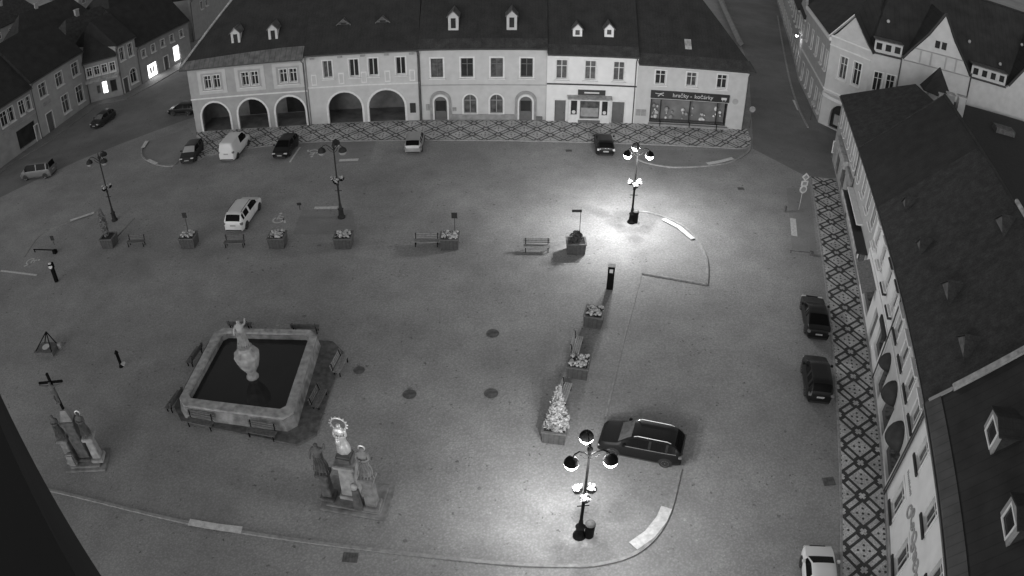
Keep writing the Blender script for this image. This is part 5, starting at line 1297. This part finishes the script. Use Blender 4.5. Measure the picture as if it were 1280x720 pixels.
    for k_, mb in keys.items():
        me_m = pm if k_ == 'body' else (wscreen if (k_ == 'windscreen' and wscreen) else glass)
        nm = {'side_window_l':'side_window','side_window_r':'side_window'}.get(k_, k_)
        mb2 = MB(); mb2.v = mb.v; mb2.f = mb.f
        me = bpy.data.meshes.new(nm); me.from_pydata(mb.v, [], mb.f); bm = bmesh.new(); bm.from_mesh(me); bmesh.ops.remove_doubles(bm, verts=bm.verts, dist=.0004)
        bmesh.ops.recalc_face_normals(bm, faces=bm.faces); bm.to_mesh(me); bm.free(); me.materials.append(me_m)
        for p in me.polygons: p.use_smooth = True
        try: me.set_sharp_from_angle(angle=R(38))
        except Exception: pass
        o = bpy.data.objects.new(nm, me); C.objects.link(o); o.parent = B
    rw = .35 if style in ('suv','wagon','minibus') else .32
    for wx in (.85, L_-.88):
        for q in (-1,1):
            t = MB().lathe([(rw*.62,-.11),(rw*.93,-.11),(rw,-.08),(rw,.08),(rw*.93,.11),(rw*.62,.11)],0,0,20).build('wheel', M_tyre, B, smooth=True)
            t.matrix_local = Matrix.Translation((wx,q*(hw-.09),rw)) @ Matrix.Rotation(R(-90*q),4,'X')
            r_ = MB().lathe([(rw*.6,.085),(rw*.62,.112),(rw*.5,.10),(.06,.09),(.03,.11)],0,0,10)
            r_.build('rim', M_rim, t)
            ac = MB(); n = 14
            y1 = q*(hw+.008); pts = [(wx+(rw+.07)*math.cos(math.pi*i/n), (rw+.07)*math.sin(math.pi*i/n)+rw-.02) for i in range(n+1)]
            ac.add([(x,y1,z) for x,z in pts]+[(x,q*(hw-.3),z) for x,z in pts], [tuple(range(n+1))]+[(i,i+1,n+2+i,n+1+i) for i in range(n)])
            ac.build('wheel_arch', M_blk, B)
    ztail = belt-.18
    for q in (-1,1):
        MB().box(-.015,.2,q*(hw*.86)-.12,q*(hw*.86)+.09 if q>0 else q*(hw*.86)+.12,ztail-.12,ztail+.08).build('tail_light', tailm or M_tail, B, bevel=.02)
        MB().box(L_-.28,L_-.02,q*hw*.72-.17,q*hw*.72+.17,.58,.72).build('headlight', M_head, B, bevel=.03)
        m_ = MB().box(wg[1]-.45,wg[1]-.27,q*(hw+.1)-.09,q*(hw+.1)+.09,belt-.02,belt+.13).build('mirror', pm, B, bevel=.03)
        if rails: MB().tube([(.75,q*hw*.7,prof[3][1]-.02),(.95,q*hw*.7,prof[3][1]+.05),(wg[0]-.35,q*hw*.7,prof[3][1]+.05),(wg[0]-.15,q*hw*.7,prof[3][1]-.03)],.025,6).build('roof_rail', M_rim if pm.name != 'white_car_paint' else M_blk, B)
        MB().box(rg[1]+.1, wg[1]-.2, q*(hw+.005)-.012, q*(hw+.005)+.012, .27, .33).build('sill_trim', M_gutter, B)
    if style == 'suv' and rails:
        for q in (-1,1):
            MB().tube([(x_, q*(lerp_w(x_)), z_) for x_, z_ in ((.35,belt+.02),(.9,belt+.0),(2.2,belt-.02),(3.3,belt-.04))], .018, 5).build('window_trim', M_rim, B)
    MB().box(-.025,.0,-.26,.26,belt-.42,belt-.3).build('number_plate', M_plate, B); MB().box(L_,L_+.02,-.26,.26,.42,.53).build('number_plate', M_plate, B)
    MB().box(-.03,.12,-hw*.8,hw*.8,.22,.36).box(L_-.1,L_+.012,-hw*.75,hw*.75,.22,.38).build('bumper', M_blk, B, bevel=.02)
    MB().box(L_-.02,L_+.01,-hw*.5,hw*.5,.56,.68).build('grille', M_blk, B)
    if sunshade:
        pass
    return B
def heading(a, b): return math.atan2(b.y-a.y, b.x-a.x)
P_black = paint('black_car_paint', .012); P_dark = paint('dark_grey_car_paint', .035); P_white = paint('white_car_paint', .72, 0.0); P_silver = paint('silver_car_paint', .42, .6); P_grey = paint('grey_car_paint', .10, .4); P_mid = paint('pale_silver_van_paint', .30, .4)
cg = 'cars parked around the square'
def car(label, pr, pf, style, pm, **k):
    a, b = G(*pr), G(*pf); return make_car(label, a, heading(a, b), style, pm, cg, **k)
car('white SUV parked at the planters with its tail to the camera', (293,292), (317,257), 'wagon', P_white, rails=True)
car('white delivery van parked before the three arches', (284,203), (306,177), 'van', P_white)
def nose(label, pf, pr, style, pm, **k):   # car whose nose is the nearer end: place by its front point
    f_, r_ = G(*pf), G(*pr); L_ = {'hatch':4.05,'suv':4.7,'wagon':4.85,'van':4.8,'mpv':4.4,'coupe':4.5,'minibus':4.95}[style]; d = (f_-r_).normalized(); rr = f_-d*L_
    return make_car(label, rr, heading(rr, f_), style, pm, cg, **k)
nose('dark hatchback with a bright reflecting windscreen, left of the white van', (234,206), (250,182), 'hatch', P_dark, wscreen=M_plate)  # pale plate colour on the windscreen stands for its bright reflection
nose('dark hatchback with its nose to the camera, right of the white van', (350,200), (367,177), 'hatch', P_black)
car('silver hatchback standing alone before the four-window house', (516,194), (521,172), 'hatch', P_silver)
car('dark car glinting under the far lit lamp', (757,197), (752,172), 'hatch', P_black, tailm=M_head)
a = G(757,196)
nose('black SUV parked beside the nearest lamp', (750,552), (853,573), 'suv', P_black, rails=True, wscreen=M_cgrey)
car('black car with a rounded tail parked upper of the two at the right footway', (1021,427), (1011,372), 'coupe', P_black)
car('dark SUV parked lower of the two at the right footway', (1022,507), (1015,458), 'compact', P_black, wscreen=M_cgrey)
nose('white car at the bottom edge with only its bonnet and windscreen in view', (1017,691), (1021,760), 'hatch', P_white)
nose('grey van-like car parked broadside at the left edge', (31,222), (80,217), 'minibus', paint('dull_van_paint', .16, .2))
nose('dark car half hidden behind the corner of the arcade house', (214,142), (245,141), 'hatch', P_black)
nose('dark car with a glinting roof before the low shop on the left street', (118,162), (148,141), 'hatch', P_dark, wscreen=M_cgrey)

# ------------------------------------------------------------------ window jamb of the tower the camera looks out of
o_ = Vector((0,0,CAMZ)); pA = o_+ray(-12,466)*1.7; pB = o_+ray(140,740)*1.7; pC = o_+ray(-12,508)*1.25; pD = o_+ray(104,740)*1.25; pE = o_+ray(-260,640)*1.25; pF = o_+ray(-150,900)*1.25; pG_ = o_+ray(-260,560)*1.7; pH = o_+ray(-100,860)*1.7
jb = thing('window_jamb', 'black edge of the tower window at the lower left corner', 'window jamb', tuple(pC))
MB().add([p-pC for p in (pA,pB,pC,pD,pE,pF,pG_,pH)], [(0,1,3,2),(2,3,5,4),(0,6,7,1),(4,5,7,6),(0,2,4,6),(1,7,5,3)]).build('reveal', mat('window_reveal', .022, .9, spec=.1), jb)  # jamb coloured near black, its lack of light put into the material
mb = MB(); q = [pC, pD, pF, pE]; nn = (pD-pC).cross(pE-pC).normalized()
if nn.dot(o_-pC) < 0: nn = -nn
mb.add([p-pC+nn*.004 for p in q]+[p-pC+nn*.02 for p in q], [(0,3,2,1),(4,5,6,7),(0,1,5,4),(1,2,6,5),(2,3,7,6),(3,0,4,7)]); mb.build('frame', M_dark, jb)
